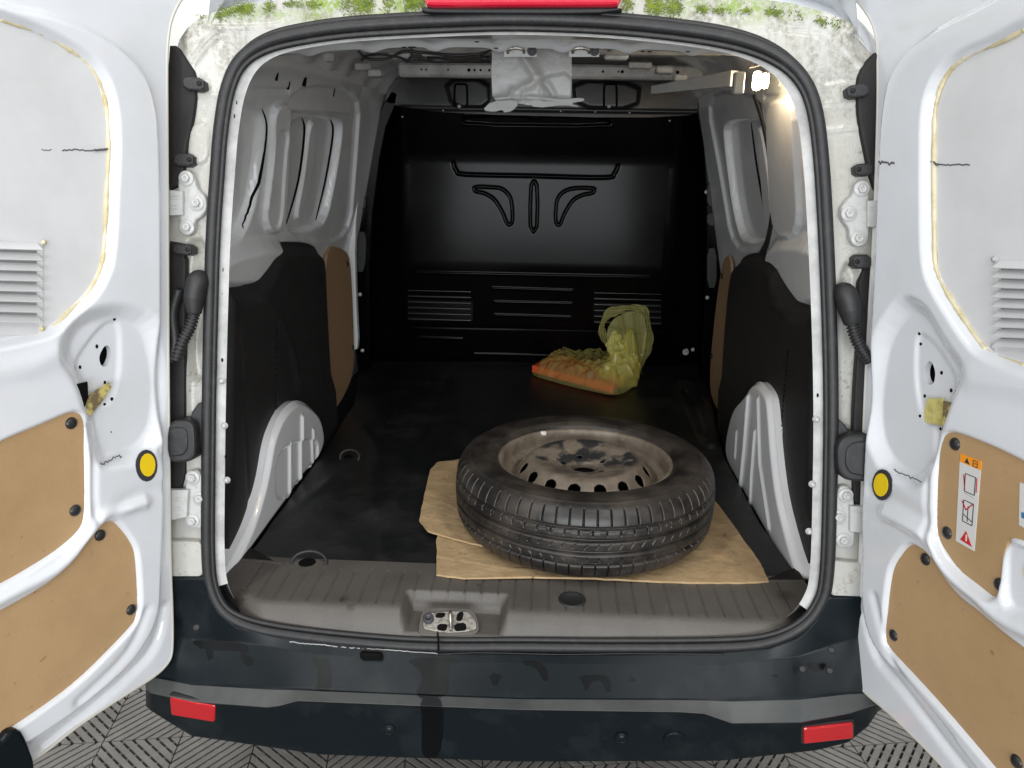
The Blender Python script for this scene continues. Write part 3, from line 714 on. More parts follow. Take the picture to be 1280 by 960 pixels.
# ---- bumper
def bumper():
    def planY(x):   # depth of the outer face over picture column
        t = (x-645)/455.0; return -.292+.055*abs(t)**3
    rows = []
    def interp(pts, x): p = np.array(pts); return np.interp(x, p[:, 0], p[:, 1])
    r0 = [(188, 722), (256, 722), (261, 745), (272, 765), (295, 785), (345, 797), (400, 804), (545, 816), (700, 818), (900, 817), (960, 812), (1000, 798), (1022, 775), (1036, 746), (1097, 748)]
    r1 = [(188, 790), (230, 798), (300, 802), (400, 818), (545, 828), (900, 832), (1000, 820), (1060, 800), (1097, 790)]
    r2 = [(188, 843), (240, 853), (400, 862), (545, 868), (650, 872), (900, 873), (1000, 870), (1060, 864), (1097, 864)]
    r3 = [(188, 866), (240, 877), (335, 884), (350, 882), (372, 876), (545, 883), (650, 887), (850, 890), (880, 892), (915, 904), (1000, 903), (1060, 892), (1097, 880)]
    r4 = [(188, 888), (215, 905), (240, 920), (400, 943), (650, 952), (900, 951), (1020, 938), (1060, 928), (1085, 908), (1097, 890)]
    xs = np.linspace(188, 1097, 300); G = []
    for x in xs:
        y0, y1, y2, y3, y4 = [interp(r, x) for r in (r0, r1, r2, r3, r4)]
        p0 = hit(x, y0, REARN, REARP+[0, -.012, 0]); pY = planY(x)
        p1 = atY(x, y1, -.222+.04*abs((x-645)/455)**3); p2 = atY(x, y2, pY+.02); p3 = atY(x, y3, pY-.006); 
        # recessed middle
        mid = sst((x-345)/30)*sst((925-x)/40)
        p3b = atY(x, y3+1.5, pY-.004+.006*mid); p4 = atY(x, y4, pY+.012); p5 = p4+np.array([0, .10, -.01])
        col = [p0+np.array([0, .05, 0])]
        segs = [(p0, p1, 4), (p1, p2, 10), (p2, p3, 6), (p3, p3b, 2), (p3b, p4, 16)]
        for a, b, n_ in segs:
            for t in [0, .04]+list(np.linspace(0, 1, n_+2)[1:-1])+[.96]: col.append(a+(b-a)*t)
        col += [p4, p4+np.array([0, .012, -.004]), p5]
        G.append(np.array(col))
    # wrap the ends round the corner
    for s in (0, -1):
        e = G[s]; sg = -1 if s == 0 else 1; ex = []
        for dx, dy in ((.016, .012), (.03, .04), (.036, .10), (.04, .4)): ex.append(e+np.array([sg*dx, dy, 0]))
        if s == 0: G = ex[::-1]+G
        else: G = G+ex
    G = np.array(G); n, m_ = G.shape[:2]; V = G.reshape(-1, 3)
    Fc = [[i*m_+j, i*m_+j+1, (i+1)*m_+j+1, (i+1)*m_+j] for i in range(n-1) for j in range(m_-1)]
    o = mk('bumper', V, Fc, M['bump'], van)
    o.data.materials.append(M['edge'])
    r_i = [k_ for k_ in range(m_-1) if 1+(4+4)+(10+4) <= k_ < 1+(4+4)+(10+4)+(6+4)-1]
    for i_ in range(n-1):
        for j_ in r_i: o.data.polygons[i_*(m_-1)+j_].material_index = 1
    # wet drips: irregular run marks
    at = o.data.attributes.new('stain', 'FLOAT', 'POINT'); s = np.zeros(len(V))
    PX = np.array([(640+F*(p-CAMP).dot(CR)/(p-CAMP).dot(CF), 480-F*(p-CAMP).dot(CU)/(p-CAMP).dot(CF)) for p in V])
    drips = [[(502, 822), (578, 822), (560, 835), (562, 860), (556, 872), (516, 874), (532, 842)], [(524, 872), (556, 870), (552, 948), (526, 948), (528, 900)], [(388, 822), (410, 822), (416, 842), (412, 866), (394, 862), (398, 838)],
             [(652, 825), (680, 828), (688, 850), (678, 852), (672, 834), (655, 832)], [(716, 846), (762, 842), (764, 868), (757, 864), (752, 850), (738, 852), (733, 868), (728, 850)], [(785, 845), (795, 847), (796, 853), (786, 853)],
             [(612, 842), (628, 842), (622, 858), (614, 856)], [(236, 800), (300, 800), (320, 816), (250, 812)], [(1003, 828), (1038, 828), (1022, 844)], [(960, 842), (974, 842), (972, 850)], [(255, 810), (268, 812), (262, 830)], [(300, 815), (318, 822), (316, 834), (302, 830)]]
    for dr in drips:
        d, _ = dist_poly(PX, chaikin(dr, 2)); s = np.maximum(s, sst(.5-d/5))
    at.data.foreach_set('value', s.astype(np.float32)); return planY
planY = bumper()
bxc = atY(464, 819, -.222); box('bumper_latch', bxc, (.045, .014, .014), M['void'], van, bev=.003)
def bframe(x, y, dy=0):
    p = atY(x, y, planY(x)+.008+dy); return Frame(p, (1, planY(x+30)*0+((planY(x+20)-planY(x-20))/((atY(x+20, y, planY(x+20))-atY(x-20, y, planY(x-20)))[0]+1e-9)), 0), (0, -.15, 1))
def rnd(p, r, k=4):
    p = np.asarray(p, float); out = []; n = len(p)
    for i in range(n):
        a, b, c = p[i-1], p[i], p[(i+1) % n]; d1 = min(r, np.linalg.norm(a-b)*.45); d2 = min(r, np.linalg.norm(c-b)*.45); s0 = b+nrm(a-b)*d1; e0 = b+nrm(c-b)*d2
        for j in range(k+1): t = j/k; out.append((1-t)**2*s0+2*t*(1-t)*b+t*t*e0)
    return np.array(out)
def reflector(px):
    cx = sum(p[0] for p in px)/4; cy = sum(p[1] for p in px)/4; fr = bframe(cx, cy, -.004)
    big = [(cx+(p[0]-cx)*1.08, cy+(p[1]-cy)*1.22) for p in px]
    prism('reflector_recess', fr, rnd(fr.uv(big), .009), -.02, .002, M['black'], van, .001)
    prism('rear_reflector', fr, rnd(fr.uv(px), .006), -.01, .007, M['refl'], van, .003)
reflector([(214, 869), (271, 880), (270, 900), (216, 891)])
reflector([(1003, 908), (1065, 901), (1065, 920), (1003, 927)])
for px in [(487, 910), (777, 920)]:
    fr = bframe(*px, .002); 
    lathe('parking_sensor', [(.0135, 0), (.0135, .003), (.0115, .0035), (.0105, .002), (.0085, .002), (.0075, .004), (.0001, .0045)], M['bump'], van, c=fr.P([0, 0], .004)[0], n=fr.n, seg=28, cap=False)
fr = bframe(842, 923, .002); lathe('towing_eye_cover', [(.021, 0), (.021, .0045), (.0195, .005), (.0001, .005)], M['bump'], van, c=fr.P([0, 0], .0015)[0], n=fr.n, seg=32, cap=False)
# black dimple caps on bumper corner
for px in [(246, 784), (1039, 812), (1037, 838), (1003, 836)]:
    P = atY(*px, -.235); lathe('bumper_clip', [(.007, 0), (.007, .003), (.004, .004), (.0001, .003)], M['black'], van, c=P, n=(0, -1, .3), seg=14, cap=False)
M['lens'] = M['brake']
# high level brake light at the top edge
prism('brake_light', FR, chaikin(FR.uv([(531, -22), (776, -22), (776, 8), (760, 9), (650, 9), (545, 10), (531, 8)], .02), 1), -.02, .03, M['brake'], van, .006)
prism('brake_light_base', FR, chaikin(FR.uv([(526, 8), (545, 10), (650, 10), (775, 9), (779, 12), (740, 17), (560, 16), (528, 15)], .015), 1), -.02, .016, M['black'], van, .003)

# ---- moss tufts on the top edge
def moss():
    V = []; Fc = []
    def blob(P, r):
        n = len(V); a0 = random.uniform(0, 6)
        for k in range(5): V.append(list(P+np.array([math.cos(a0+k*1.256)*r*random.uniform(.6, 1.3), random.uniform(-.2, .1)*r, math.sin(a0+k*1.256)*r*random.uniform(.5, 1.2)])))
        V.append(list(P+np.array([0, -r*random.uniform(.5, 1.1), 0])))
        for k in range(5): Fc.append([n+k, n+5, n+(k+1) % 5])
    spans = [((256, 24), (300, 10), 7), ((300, 12), (345, 6), 9), ((345, 6), (372, 4), 4), ((382, 6), (398, 4), 5), ((430, 6), (530, 2), 13), ((778, 4), (862, 10), 12), ((862, 10), (905, 14), 5), ((925, 12), (975, 16), 5), ((1000, 20), (1045, 30), 6)]
    for a, b, th in spans:
        for _ in range(int(190*th*abs(b[0]-a[0])/100)):
            t = random.random(); d_ = abs(random.gauss(0, 1)); x = a[0]+(b[0]-a[0])*t+random.gauss(0, 6); y = a[1]+(b[1]-a[1])*t+random.gauss(0, 1)*th*.55
            if math.sin(x*.21)+math.sin(x*.083+2)+random.gauss(0, .5) < -.2: continue
            P = FR.P(FR.uv([(x, y)], -.01), -.009)[0]; blob(P, random.uniform(.0006, .0017))
    o = mk('moss', V, Fc, M['moss'], van, False); o['kind'] = 'stuff'
moss()

# ---- things on the pillars
RF = lambda h: Frame(REARP+FR.n*h, FR.u, FR.v)
def plate(name, px, h0, h1, mt, parent=van, bev=.003, sm=2):
    return prism(name, FR, chaikin(FR.uv(px, h1), sm), h0, h1, mt, parent, bev)
plate('lamp_edge_strip', [(208, 56), (221, 56), (232, 74), (244, 92), (245, 118), (241, 150), (232, 190), (228, 230), (206, 240)], -.02, -.002, M['blackd'], bev=.006, sm=1)
plate('lamp_edge_strip', [(1102, 62), (1092, 66), (1074, 90), (1071, 110), (1073, 150), (1080, 185), (1086, 215), (1094, 240), (1104, 240)], -.02, -.002, M['blackd'], bev=.006, sm=1)
plate('lamp_edge_strip', [(206, 300), (232, 305), (231, 400), (230, 520), (232, 612), (206, 612)], -.02, -.005, M['blackd'], bev=.004, sm=1)
plate('lamp_edge_strip', [(1100, 330), (1074, 335), (1073, 420), (1068, 500), (1066, 560), (1066, 640), (1096, 640)], -.02, -.005, M['blackd'], bev=.004, sm=1)
for px in [[(226, 94), (254, 97), (256, 114), (228, 112)], [(216, 190), (242, 192), (241, 208), (216, 208)], [(216, 303), (239, 306), (239, 320), (214, 318)], [(1058, 107), (1086, 103), (1088, 120), (1060, 123)], [(1068, 205), (1092, 203), (1092, 219), (1070, 220)], [(1066, 318), (1090, 318), (1090, 336), (1068, 336)]]:
    plate('lamp_bracket', px, -.02, .008, M['black'], bev=.004, sm=1)
    cx = np.mean([p[0] for p in px]); cy = np.mean([p[1] for p in px]); cx += 8 if cx < 640 else -7
    lathe('bracket_screw', [(.0045, 0), (.0045, .002), (.0001, .0025)], M['blackd'], van, c=FR.P(FR.uv([(cx, cy)], .008), .008)[0], n=FR.n, seg=12, cap=False)
hb0 = None
def hinge(pxb, arm, bolts):
    global hb0
    hg = plate('door_hinge', pxb, -.012, .004, M['bolt'], bev=.004)
    prism('hinge_arm', FR, FR.uv(arm, .01), .0, .013, M['bolt'], hg, .002)
    for px in bolts:
        P = FR.P(FR.uv([px], .004), .004)[0]; 
        lathe('hinge_washer', [(.0145, 0), (.0145, .0018), (.0135, .0025), (.0001, .0025)], M['bolt'], hg, c=P, n=FR.n, seg=24, cap=False)
        lathe('hinge_bolt', [(.0085, 0), (.0085, .005), (.0075, .0062), (.0035, .0062), (.003, .003), (.0001, .003)], M['bolt'], hg, c=P+FR.n*.0025, n=FR.n, seg=6, cap=False)
    cx = np.mean([p[0] for p in arm]); cy = np.mean([p[1] for p in arm])
    for k, dy in enumerate((-9, -5, 3, 7)):
        prism('stamped_mark', FR, FR.uv([(cx-5, cy+dy), (cx+5, cy+dy), (cx+5, cy+dy+1.2), (cx-5, cy+dy+1.2)], .0134), .0125, .0134, M['grey'], hg)
hinge([(222, 222), (226, 214), (236, 213), (243, 222), (246, 236), (257, 246), (258, 262), (250, 272), (243, 276), (242, 290), (234, 296), (226, 290), (224, 272), (222, 250)], [(206, 237), (229, 239), (229, 269), (206, 270)], [(233, 223), (246, 254), (234, 284)])
hinge([(232, 596), (238, 588), (247, 588), (254, 600), (260, 612), (260, 640), (256, 660), (240, 662), (230, 655), (230, 625)], [(206, 612), (236, 612), (234, 646), (206, 652)], [(241, 597), (250, 623), (241, 651)])
hinge([(1068, 232), (1074, 226), (1084, 228), (1087, 240), (1087, 300), (1080, 308), (1068, 308), (1062, 298), (1062, 286), (1052, 274), (1051, 260), (1058, 250), (1066, 244)], [(1084, 251), (1100, 250), (1100, 284), (1084, 284)], [(1077, 236), (1061, 267), (1073, 298)])
hinge([(1046, 618), (1050, 608), (1060, 607), (1068, 616), (1070, 680), (1060, 686), (1048, 684), (1043, 672), (1042, 660), (1036, 650), (1036, 636)], [(1062, 632), (1092, 634), (1092, 668), (1062, 664)], [(1057, 619), (1048, 646), (1054, 675)])
plate('pillar_foot', [(200, 680), (216, 676), (257, 678), (258, 722), (216, 723), (200, 723)], -.04, .006, M['dirty'], bev=.004, sm=1)
plate('pillar_foot', [(1036, 700), (1072, 704), (1090, 704), (1090, 750), (1070, 750), (1034, 745)], -.04, .006, M['dirty'], bev=.004, sm=1)
def conduit(px, rs, h):
    P = [FR.P(FR.uv([p], hh), hh)[0] for p, hh in zip(px, h)]
    c = cr(P, 14, False); n = len(c); base = np.interp(np.linspace(0, 1, n), np.linspace(0, 1, len(rs)), rs)
    return c, base
for boot, pipe in (([(253, 346), (247, 352), (243, 372), (243, 392)], [(243, 390), (238, 408), (228, 428), (220, 450)]), ([(1050, 362), (1057, 368), (1062, 388), (1064, 405)], [(1064, 402), (1069, 420), (1078, 438), (1088, 452)])):
    c, b = conduit(boot, [.014, .021, .02, .013], [-.0, .016, .018, .018]); tube('cable_boot', c, b, M['black'], van, seg=16)
    c, b = conduit(pipe, [.0105]*4, [.018]*4)
    cc = c[0]+(c[-1]-c[0])*0; t = np.linspace(0, 1, 120); c2 = np.stack([np.interp(t, np.linspace(0, 1, len(c)), c[:, k]) for k in range(3)], 1)
    tube('corrugated_conduit', c2, .0098+.0016*np.sign(np.sin(t*2*math.pi*15)), M['black'], van, seg=14)
tube('second_conduit', cr([FR.P(FR.uv([p], .01), .01)[0] for p in [(224, 362), (216, 392), (219, 430), (212, 452)]], 12, False), .0085, M['black'], van, seg=12)
def buffer(px, ins):
    o = plate('door_stop_block', px, -.02, .03, M['black'], bev=.006, sm=2); prism('stop_pad', FR, chaikin(FR.uv(ins, .031), 2), .02, .033, M['seal'], o, .003)
buffer([(208, 526), (236, 525), (243, 534), (244, 568), (238, 578), (208, 580)], [(210, 534), (230, 534), (235, 542), (235, 562), (228, 570), (210, 571)])
buffer([(1096, 543), (1062, 543), (1051, 550), (1046, 562), (1048, 590), (1058, 602), (1096, 603)], [(1096, 551), (1066, 552), (1057, 562), (1056, 582), (1064, 594), (1096, 595)])
plate('stop_bracket', [(236, 520), (250, 500), (257, 512), (257, 560), (240, 560)], -.012, .004, M['black'], sm=1)
plate('stop_bracket', [(1045, 520), (1062, 536), (1060, 560), (1042, 600)], -.012, .004, M['black'], sm=1)

# ------------------------------------------------------------------ bulkhead
BY = 1.74
BF = Frame((0, BY, .58), (1, 0, 0), (0, 0, 1))
B = BF.uv
vtop = B([(667, 200)])[0][1]
bo = np.array([(-.81, 0), (.81, 0), (.81, 1.13), (-.81, 1.13)])
def gl(px, dd=-.006, ww=.004, closed=False, k=4): return ('cline' if closed else 'line', cr(B(px), k, closed), dd, ww)
bf = [gl([(566, 203), (570, 213), (582, 218), (666, 220), (756, 222), (768, 217), (773, 207)], -.007, .0045),
      gl([(594, 234), (612, 234), (627, 236), (637, 246), (640, 260), (640, 278), (634, 280), (628, 266), (618, 250), (606, 242), (594, 239)], -.006, .0035, True),
      gl([(664, 232), (671, 232), (671, 284), (663, 284)], -.006, .0035, True, 2),
      gl([(742, 236), (724, 235), (708, 238), (698, 247), (695, 261), (695, 278), (700, 281), (706, 267), (716, 251), (728, 244), (741, 241)], -.006, .0035, True),
      gl([(520, 341), (667, 344), (812, 347)], .007, .004), gl([(615, 361), (716, 364)], .006, .004), gl([(617, 379), (715, 381)], .006, .004), gl([(617, 396), (714, 399)], .006, .004),
      gl([(520, 426), (576, 428)], .005, .004), gl([(590, 448), (640, 449), (692, 451)], .005, .004), gl([(455, 410), (640, 414), (880, 418)], -.003, .006),
      ('poly', chaikin(B([(582, 144), (756, 146), (764, 158), (580, 156)]), 1), -.012, .008),
      ('cline', B([(582, 144), (660, 145), (666, 148), (672, 148), (678, 145), (756, 146), (764, 158), (580, 156)]), .003, .003),
      ]
def bsurf(u, v):
    def soft(t, r=.03): return np.where(t < -r, 0, np.where(t > r, t, (t+r)**2/(4*r)))
    return .30*soft(v-vtop)-.2*soft(.462-v)-.30*soft(np.abs(u)-.56)
sheet('bulkhead', BF, bo, .004, bf, M['bulk'], van, surf=bsurf)
M['lv'] = mat('louvre_paint', (.012, .012, .013), .3, spec=.6)
for x0, x1, y0, y1 in ((509, 588, 364, 400), (743, 827, 367, 404)):
    L = []
    zc = B([((x0+x1)/2, (y0+y1)/2)])[0][1]; hb_ = -.2*(.462-zc)
    g = prism('vent_grille', BF, B([(x0-2, y0-3), (x1+2, y0-3), (x1+2, y1+3), (x0-2, y1+3)]), hb_-.01, hb_+.0035, M['bulk'], van)
    for k in range(6):
        y = y0+(y1-y0)*k/5; a = BF.P(B([(x0, y)]), 0)[0]; b = BF.P(B([(x1, y+1)]), 0)[0]; c = (a+b)/2; wdt = b[0]-a[0]
        o = box('louvre', c+np.array([0, -.006-hb_, 0]), (wdt, .013, .006), M['lv'], g, rot=np.array([[1, 0, 0], [0, math.cos(.6), -math.sin(.6)], [0, math.sin(.6), math.cos(.6)]]), bev=.001)
# header panel above the bulkhead, with hooks
HY = 1.60
HFr = Frame((0, HY, 1.6), (1, 0, 0), (0, 0, 1))
hp = HFr.uv([(484, 100), (520, 96), (690, 96), (860, 106), (880, 116), (884, 150), (480, 140)])
sheet('bulkhead_header', HFr, chaikin(hp, 2), .006, [('poly', chaikin(HFr.uv([(556, 100), (610, 99), (612, 134), (566, 134)]), 1), .008, .01), ('poly', chaikin(HFr.uv([(716, 100), (800, 104), (796, 136), (720, 134)]), 1), .008, .01), ('line', HFr.uv([(484, 134), (880, 140)]), -.006, .004)], mat('header_black', (.012, .012, .013), .3, spec=.3), van, skirt=.02)
for x in (576, 763):
    pts = [HFr.P(HFr.uv([p], .012), .012)[0] for p in [(x-8, 133), (x-8, 107), (x-5, 105), (x+5, 105), (x+8, 107), (x+8, 133)]]
    tube('header_hook', chaikin(pts, 2, False), .0042, M['void'], van, seg=8)
    lathe('header_bolt', [(.007, 0), (.007, .004), (.0001, .006)], M['bolt'], van, c=HFr.P(HFr.uv([(x-2, 133)], .016), .016)[0], n=HFr.n, seg=12, cap=False)
for px in [(503, 146), (554, 138), (701, 139), (744, 140), (787, 141), (837, 151)]:
    lathe('bulkhead_rivet', [(.0035, 0), (.0035, .002), (.0001, .003)], M['bolt'], van, c=atY(*px, 1.585), n=(0, -1, 0), seg=8, cap=False)
# dark side posts of the bulkhead and bright body pillar edges beside it
def post(name, px, Y, d, mt, bev=.004): 
    fr = Frame((0, Y, 1), (1, 0, 0), (0, 0, 1)); return prism(name, fr, chaikin(fr.uv(px), 1), -d, 0, mt, van, bev)
post('bulkhead_post', [(486, 112), (500, 118), (478, 170), (462, 300), (462, 470), (444, 470), (444, 300), (455, 190)], 1.60, .1, M['bulk'])
post('bulkhead_post', [(868, 120), (884, 116), (896, 190), (906, 300), (900, 400), (890, 480), (876, 480), (884, 330), (882, 200)], 1.60, .1, M['bulk'])
post('pillar_edge', [(463, 116), (470, 120), (452, 190), (443, 300), (445, 380), (448, 436), (440, 438), (436, 380), (434, 300), (444, 190)], 1.48, .03, M['inner'])
post('pillar_edge', [(892, 122), (888, 126), (901, 190), (913, 300), (917, 300), (906, 190)], 1.46, .03, M['inner'])
for px in [(450, 225), (449, 272), (450, 368), (453, 438), (883, 240), (884, 372), (858, 438), (866, 437)]:
    lathe('post_bolt', [(.008, 0), (.008, .003), (.004, .005), (.0001, .006)], M['bolt'] if px[0] < 500 else M['grey'], van, c=atY(*px, 1.595 if px[1] < 400 or px[0] < 500 else 1.68), n=(0, -1, 0), seg=10, cap=False)
for y0, y1 in ((208, 238), (246, 262), (290, 340)):
    post('pillar_tab', [(446, y0), (458, y0), (456, y1), (444, y1)], 1.585, .02, M['black'], .002)
    post('pillar_tab', [(884, y0+20), (896, y0+20), (896, y1+20), (884, y1+20)], 1.585, .02, M['black'], .002)
lathe('floor_hook', [(.014, 0), (.014, .004), (.009, .006), (.0001, .004)], M['grey'], van, c=atY(857, 440, 1.70), n=(0, -1, 0), seg=16, cap=False)
# ------------------------------------------------------------------ roof inside
RFm = Frame((0, 0, 1.835), (1, 0, 0), (0, 1, 0))
sheet('roof_skin', RFm, np.array([(-.62, .05), (.62, .05), (.62, 1.9), (-.62, 1.9)]), .02, [], M['grey'], van)
# rear header box section with stamped holes
def header():
    xs = np.linspace(-.6, .6, 200); pr = [(.02, 1.775), (.06, 1.752), (.16, 1.742), (.165, 1.752), (.30, 1.752), (.305, 1.744), (.335, 1.744), (.345, 1.76), (.36, 1.83)]
    V = []
    for x in xs:
        dr = -.10*max(0, abs(x)-.2)**1.7; 
        for y, z in pr:
            bump_ = 0
            if .17 < y < .31: bump_ = -.010*(math.sin(x*22)**8)
            V.append([x, y, z+dr+bump_])
    m_ = len(pr); Fc = [[i*m_+j, i*m_+j+1, (i+1)*m_+j+1, (i+1)*m_+j] for i in range(len(xs)-1) for j in range(m_-1)]
    mk('rear_header', V, Fc, M['inner'], van)
header()
def cove(sgn):
    ys = np.linspace(.0, 1.75, 60); pr = [(.60, 1.735), (.585, 1.76), (.56, 1.79), (.52, 1.81), (.47, 1.825), (.45, 1.84)]; V = []
    for y in ys:
        for x, z in pr: V.append([sgn*(x+.004*math.sin(y*30)), y, z-.006*abs(math.sin(y*9))])
    m_ = len(pr); Fc = [[i*m_+j, i*m_+j+1, (i+1)*m_+j+1, (i+1)*m_+j] for i in range(len(ys)-1) for j in range(m_-1)]
    mk('roof_cove', V, Fc, M['inner'], van)
cove(-1); cove(1)
for (y, z, x0, x1, hgt) in ((1.28, 1.785, -.48, .56, .045), (.80, 1.80, -.5, .52, .03), (1.5, 1.80, -.52, .5, .03)):
    rb = box('roof_bow', ((x0+x1)/2, y, z), (x1-x0, .06, hgt), M['grey'], van, bev=.008)
    if y == 1.28:
        for x in [-.40, -.385, -.31, -.235, -.215, -.19, -.17, .22, .27, .285, .40, .47]:
            fr2 = Frame((x+rng.uniform(-.006, .006), y-.031, z), (1, 0, 0), (0, 0, 1)); r_ = rng.choice([.003, .004, .0055])
            prism('bow_hole', fr2, [(r_*math.cos(t), r_*math.sin(t)) for t in np.linspace(0, 6.283, 12, endpoint=False)], -.002, .002, M['void'], rb)
for px in [(428, 75), (445, 82), (505, 58), (513, 58), (517, 58), (596, 52), (620, 60), (760, 66), (792, 76), (800, 76), (860, 62)]:
    c = atZ(*px, 1.741-.1*0); 
    lathe('header_hole', [(.005, 0), (.005, .0012), (.0001, .0012)], M['void'], van, c=(c[0], min(c[1], .32), 1.741-.10*max(0, abs(c[0])-.2)**1.7), n=(0, 0, -1), seg=10, cap=False)
# small brackets strewn along the roof edge
for px, s_ in [((413, 72), (.03, .05, .02)), ((455, 84), (.05, .04, .02)), ((470, 92), (.04, .06, .02)), ((500, 70), (.06, .03, .015)), ((800, 82), (.07, .03, .018)), ((830, 88), (.05, .05, .02)), ((850, 98), (.04, .06, .02)), ((540, 68), (.05, .04, .012)), ((770, 72), (.06, .04, .012))]:
    c = atY(*px, .55 if px[1] < 80 else .95); box('roof_bracket', c, s_, M['grey'], van, bev=.004)
# wiring loom
def wire(px, Y, r, nm='wiring'): return tube(nm, cr([atY(x, y, Y+(i % 2)*.01) for i, (x, y) in enumerate(px)], 8, False), r, M['black'], van, seg=8)
wire([(444, 57), (452, 68), (462, 74), (485, 73), (505, 64), (530, 66), (570, 69), (600, 67), (614, 62), (622, 52)], .50, .0035)
wire([(452, 76), (458, 70), (475, 68), (500, 72), (512, 77), (540, 76), (556, 74)], .52, .003)
wire([(513, 55), (515, 68), (508, 78)], .50, .003)
tube('wire_plug', [atY(534, 74, .5), atY(548, 75, .5), atY(560, 76, .5)], [.007, .008, .005], M['black'], van, seg=10)
tube('wire_plug', [atY(600, 72, .5), atY(612, 74, .5)], [.007, .006], M['black'], van, seg=10)
# hanging grey cover
CV = Frame((0, .40, 1.7), (1, 0, 0), (0, 0, 1)); C2 = CV.uv
cf = [('line', cr(C2([(672, 100), (660, 108), (640, 118), (622, 126)]), 4, False), .008, .010), ('line', cr(C2([(672, 98), (660, 80), (650, 62)]), 4, False), .007, .012),
      ('line', cr(C2([(672, 100), (684, 106), (692, 120)]), 4, False), -.008, .008), ('poly', chaikin(C2([(672, 98), (715, 90), (715, 130), (694, 124)]), 1), -.006, .01),
      ('line', C2([(640, 112), (636, 126)]), .006, .005), ('line', C2([(655, 112), (654, 126)]), -.005, .005), ('line', C2([(676, 112), (680, 124)]), .005, .005), ('line', C2([(613, 124), (660, 122), (715, 126)]), .009, .005)]
sheet('hanging_cover', CV, chaikin(C2([(616, 52), (714, 48), (715, 100), (714, 127), (690, 130), (664, 132), (640, 128), (616, 128), (614, 90)]), 1), .0035, cf, M['cover'], van, skirt=.003)
prism('torn_flap', Frame((0, .385, 1.7), (1, 0, .05), (0, .3, 1)), chaikin(Frame((0, .385, 1.7), (1, 0, .05), (0, .3, 1)).uv([(603, 138), (614, 127), (645, 125), (648, 131), (640, 139), (630, 141), (628, 137), (618, 140)]), 1), -.002, .002, M['cover'], van, .0005)
prism('torn_flap', Frame((0, .38, 1.7), (1, 0, 0), (0, -.3, 1)), chaikin(Frame((0, .38, 1.7), (1, 0, 0), (0, -.3, 1)).uv([(655, 126), (700, 124), (729, 122), (731, 126), (712, 129), (726, 134), (705, 131), (670, 135)]), 1), -.002, .002, M['cover'], van, .0005)
for x0, x1 in ((630, 671), (711, 749)):
    fr = Frame((0, .33, 1.7), (1, 0, 0), (0, -.3, 1)); pl = prism('upper_striker_plate', fr, fr.uv([(x0, 49), (x1, 48), (x1, 71), (x0, 71)]), 0, .003, M['bolt'], van, .001)
    q = [fr.P(fr.uv([p], h_), h_)[0] for p, h_ in [((x0+5, 66), .003), ((x0+6, 62), .014), ((x0+15, 60), .017), ((x0+24, 62), .014), ((x0+25, 66), .003)]]
    tube('striker_bar', cr(q, 6, False), .0035, M['steel'], pl, seg=8)
    lathe('striker_bolt', [(.011, 0), (.011, .004), (.007, .006), (.006, .003), (.0001, .003)], M['ink'], pl, c=fr.P(fr.uv([(x1-6, 63)], .003), .003)[0], n=fr.n, seg=16, cap=False)
    prism('plate_slot', fr, fr.uv([(x0+17, 51), (x0+20, 51), (x0+20, 59), (x0+17, 59)], .003), .001, .0035, M['grey'], pl)
# interior lamp
lc = atY(950, 101, .46)
hs = box('lamp_housing', atY(923, 104, .43), (.024, .03, .05), M['cover'], van, bev=.003)
M['glow'] = mat('lamp_glow', (1, .9, .7), .4, emis=((1, .78, .45), 30))
lb = mk('lamp_bulb', *[x.tolist() if hasattr(x, 'tolist') else x for x in join_data([lathe_data([(.0001, -.022), (.008, -.02), (.0105, -.012), (.0105, .012), (.008, .02), (.0001, .022)], 14, c=lc+np.array([-.007, 0, 0]), cap=False), lathe_data([(.0001, -.018), (.007, -.016), (.009, -.01), (.009, .010), (.007, .016), (.0001, .018)], 14, c=lc+np.array([.012, .0, 0]), cap=False)])], M['glow'], van)
pl_ = bpy.data.lights.new('lamp_light', 'POINT'); pl_.energy = 1.0; pl_.color = (1, .76, .50); pl_.shadow_soft_size = .02
po = bpy.data.objects.new('lamp_light', pl_); COL.objects.link(po); po.location = lc+np.array([-.02, -.03, -.01])
bar = [atY(815, 112, .78), atY(915, 98, .5)]; bv = (bar[1]-bar[0]); 
fr = Frame(bar[0], bv, (0, 0, 1)); prism('lamp_bracket', fr, [(0, -.012), (np.linalg.norm(bv), -.018), (np.linalg.norm(bv), .018), (0, .010)], -.02, .004, M['cover'], van, .002)
tube('lamp_clip', cr([atY(x, y, .44) for x, y in [(958, 92), (968, 90), (972, 96), (976, 104), (974, 108)]], 5, False), .0022, M['steel'], van, seg=6)
tube('curved_strap', cr([atX(x, y, X_) for x, y, X_ in [(944, 118, .615), (954, 150, .64), (962, 190, .66), (967, 230, .675), (966, 270, .69), (960, 300, .70), (952, 316, .70)]], 8, False), .0085, M['black'], van, seg=10)
wire([(936, 84), (945, 82), (960, 78)], .44, .003)

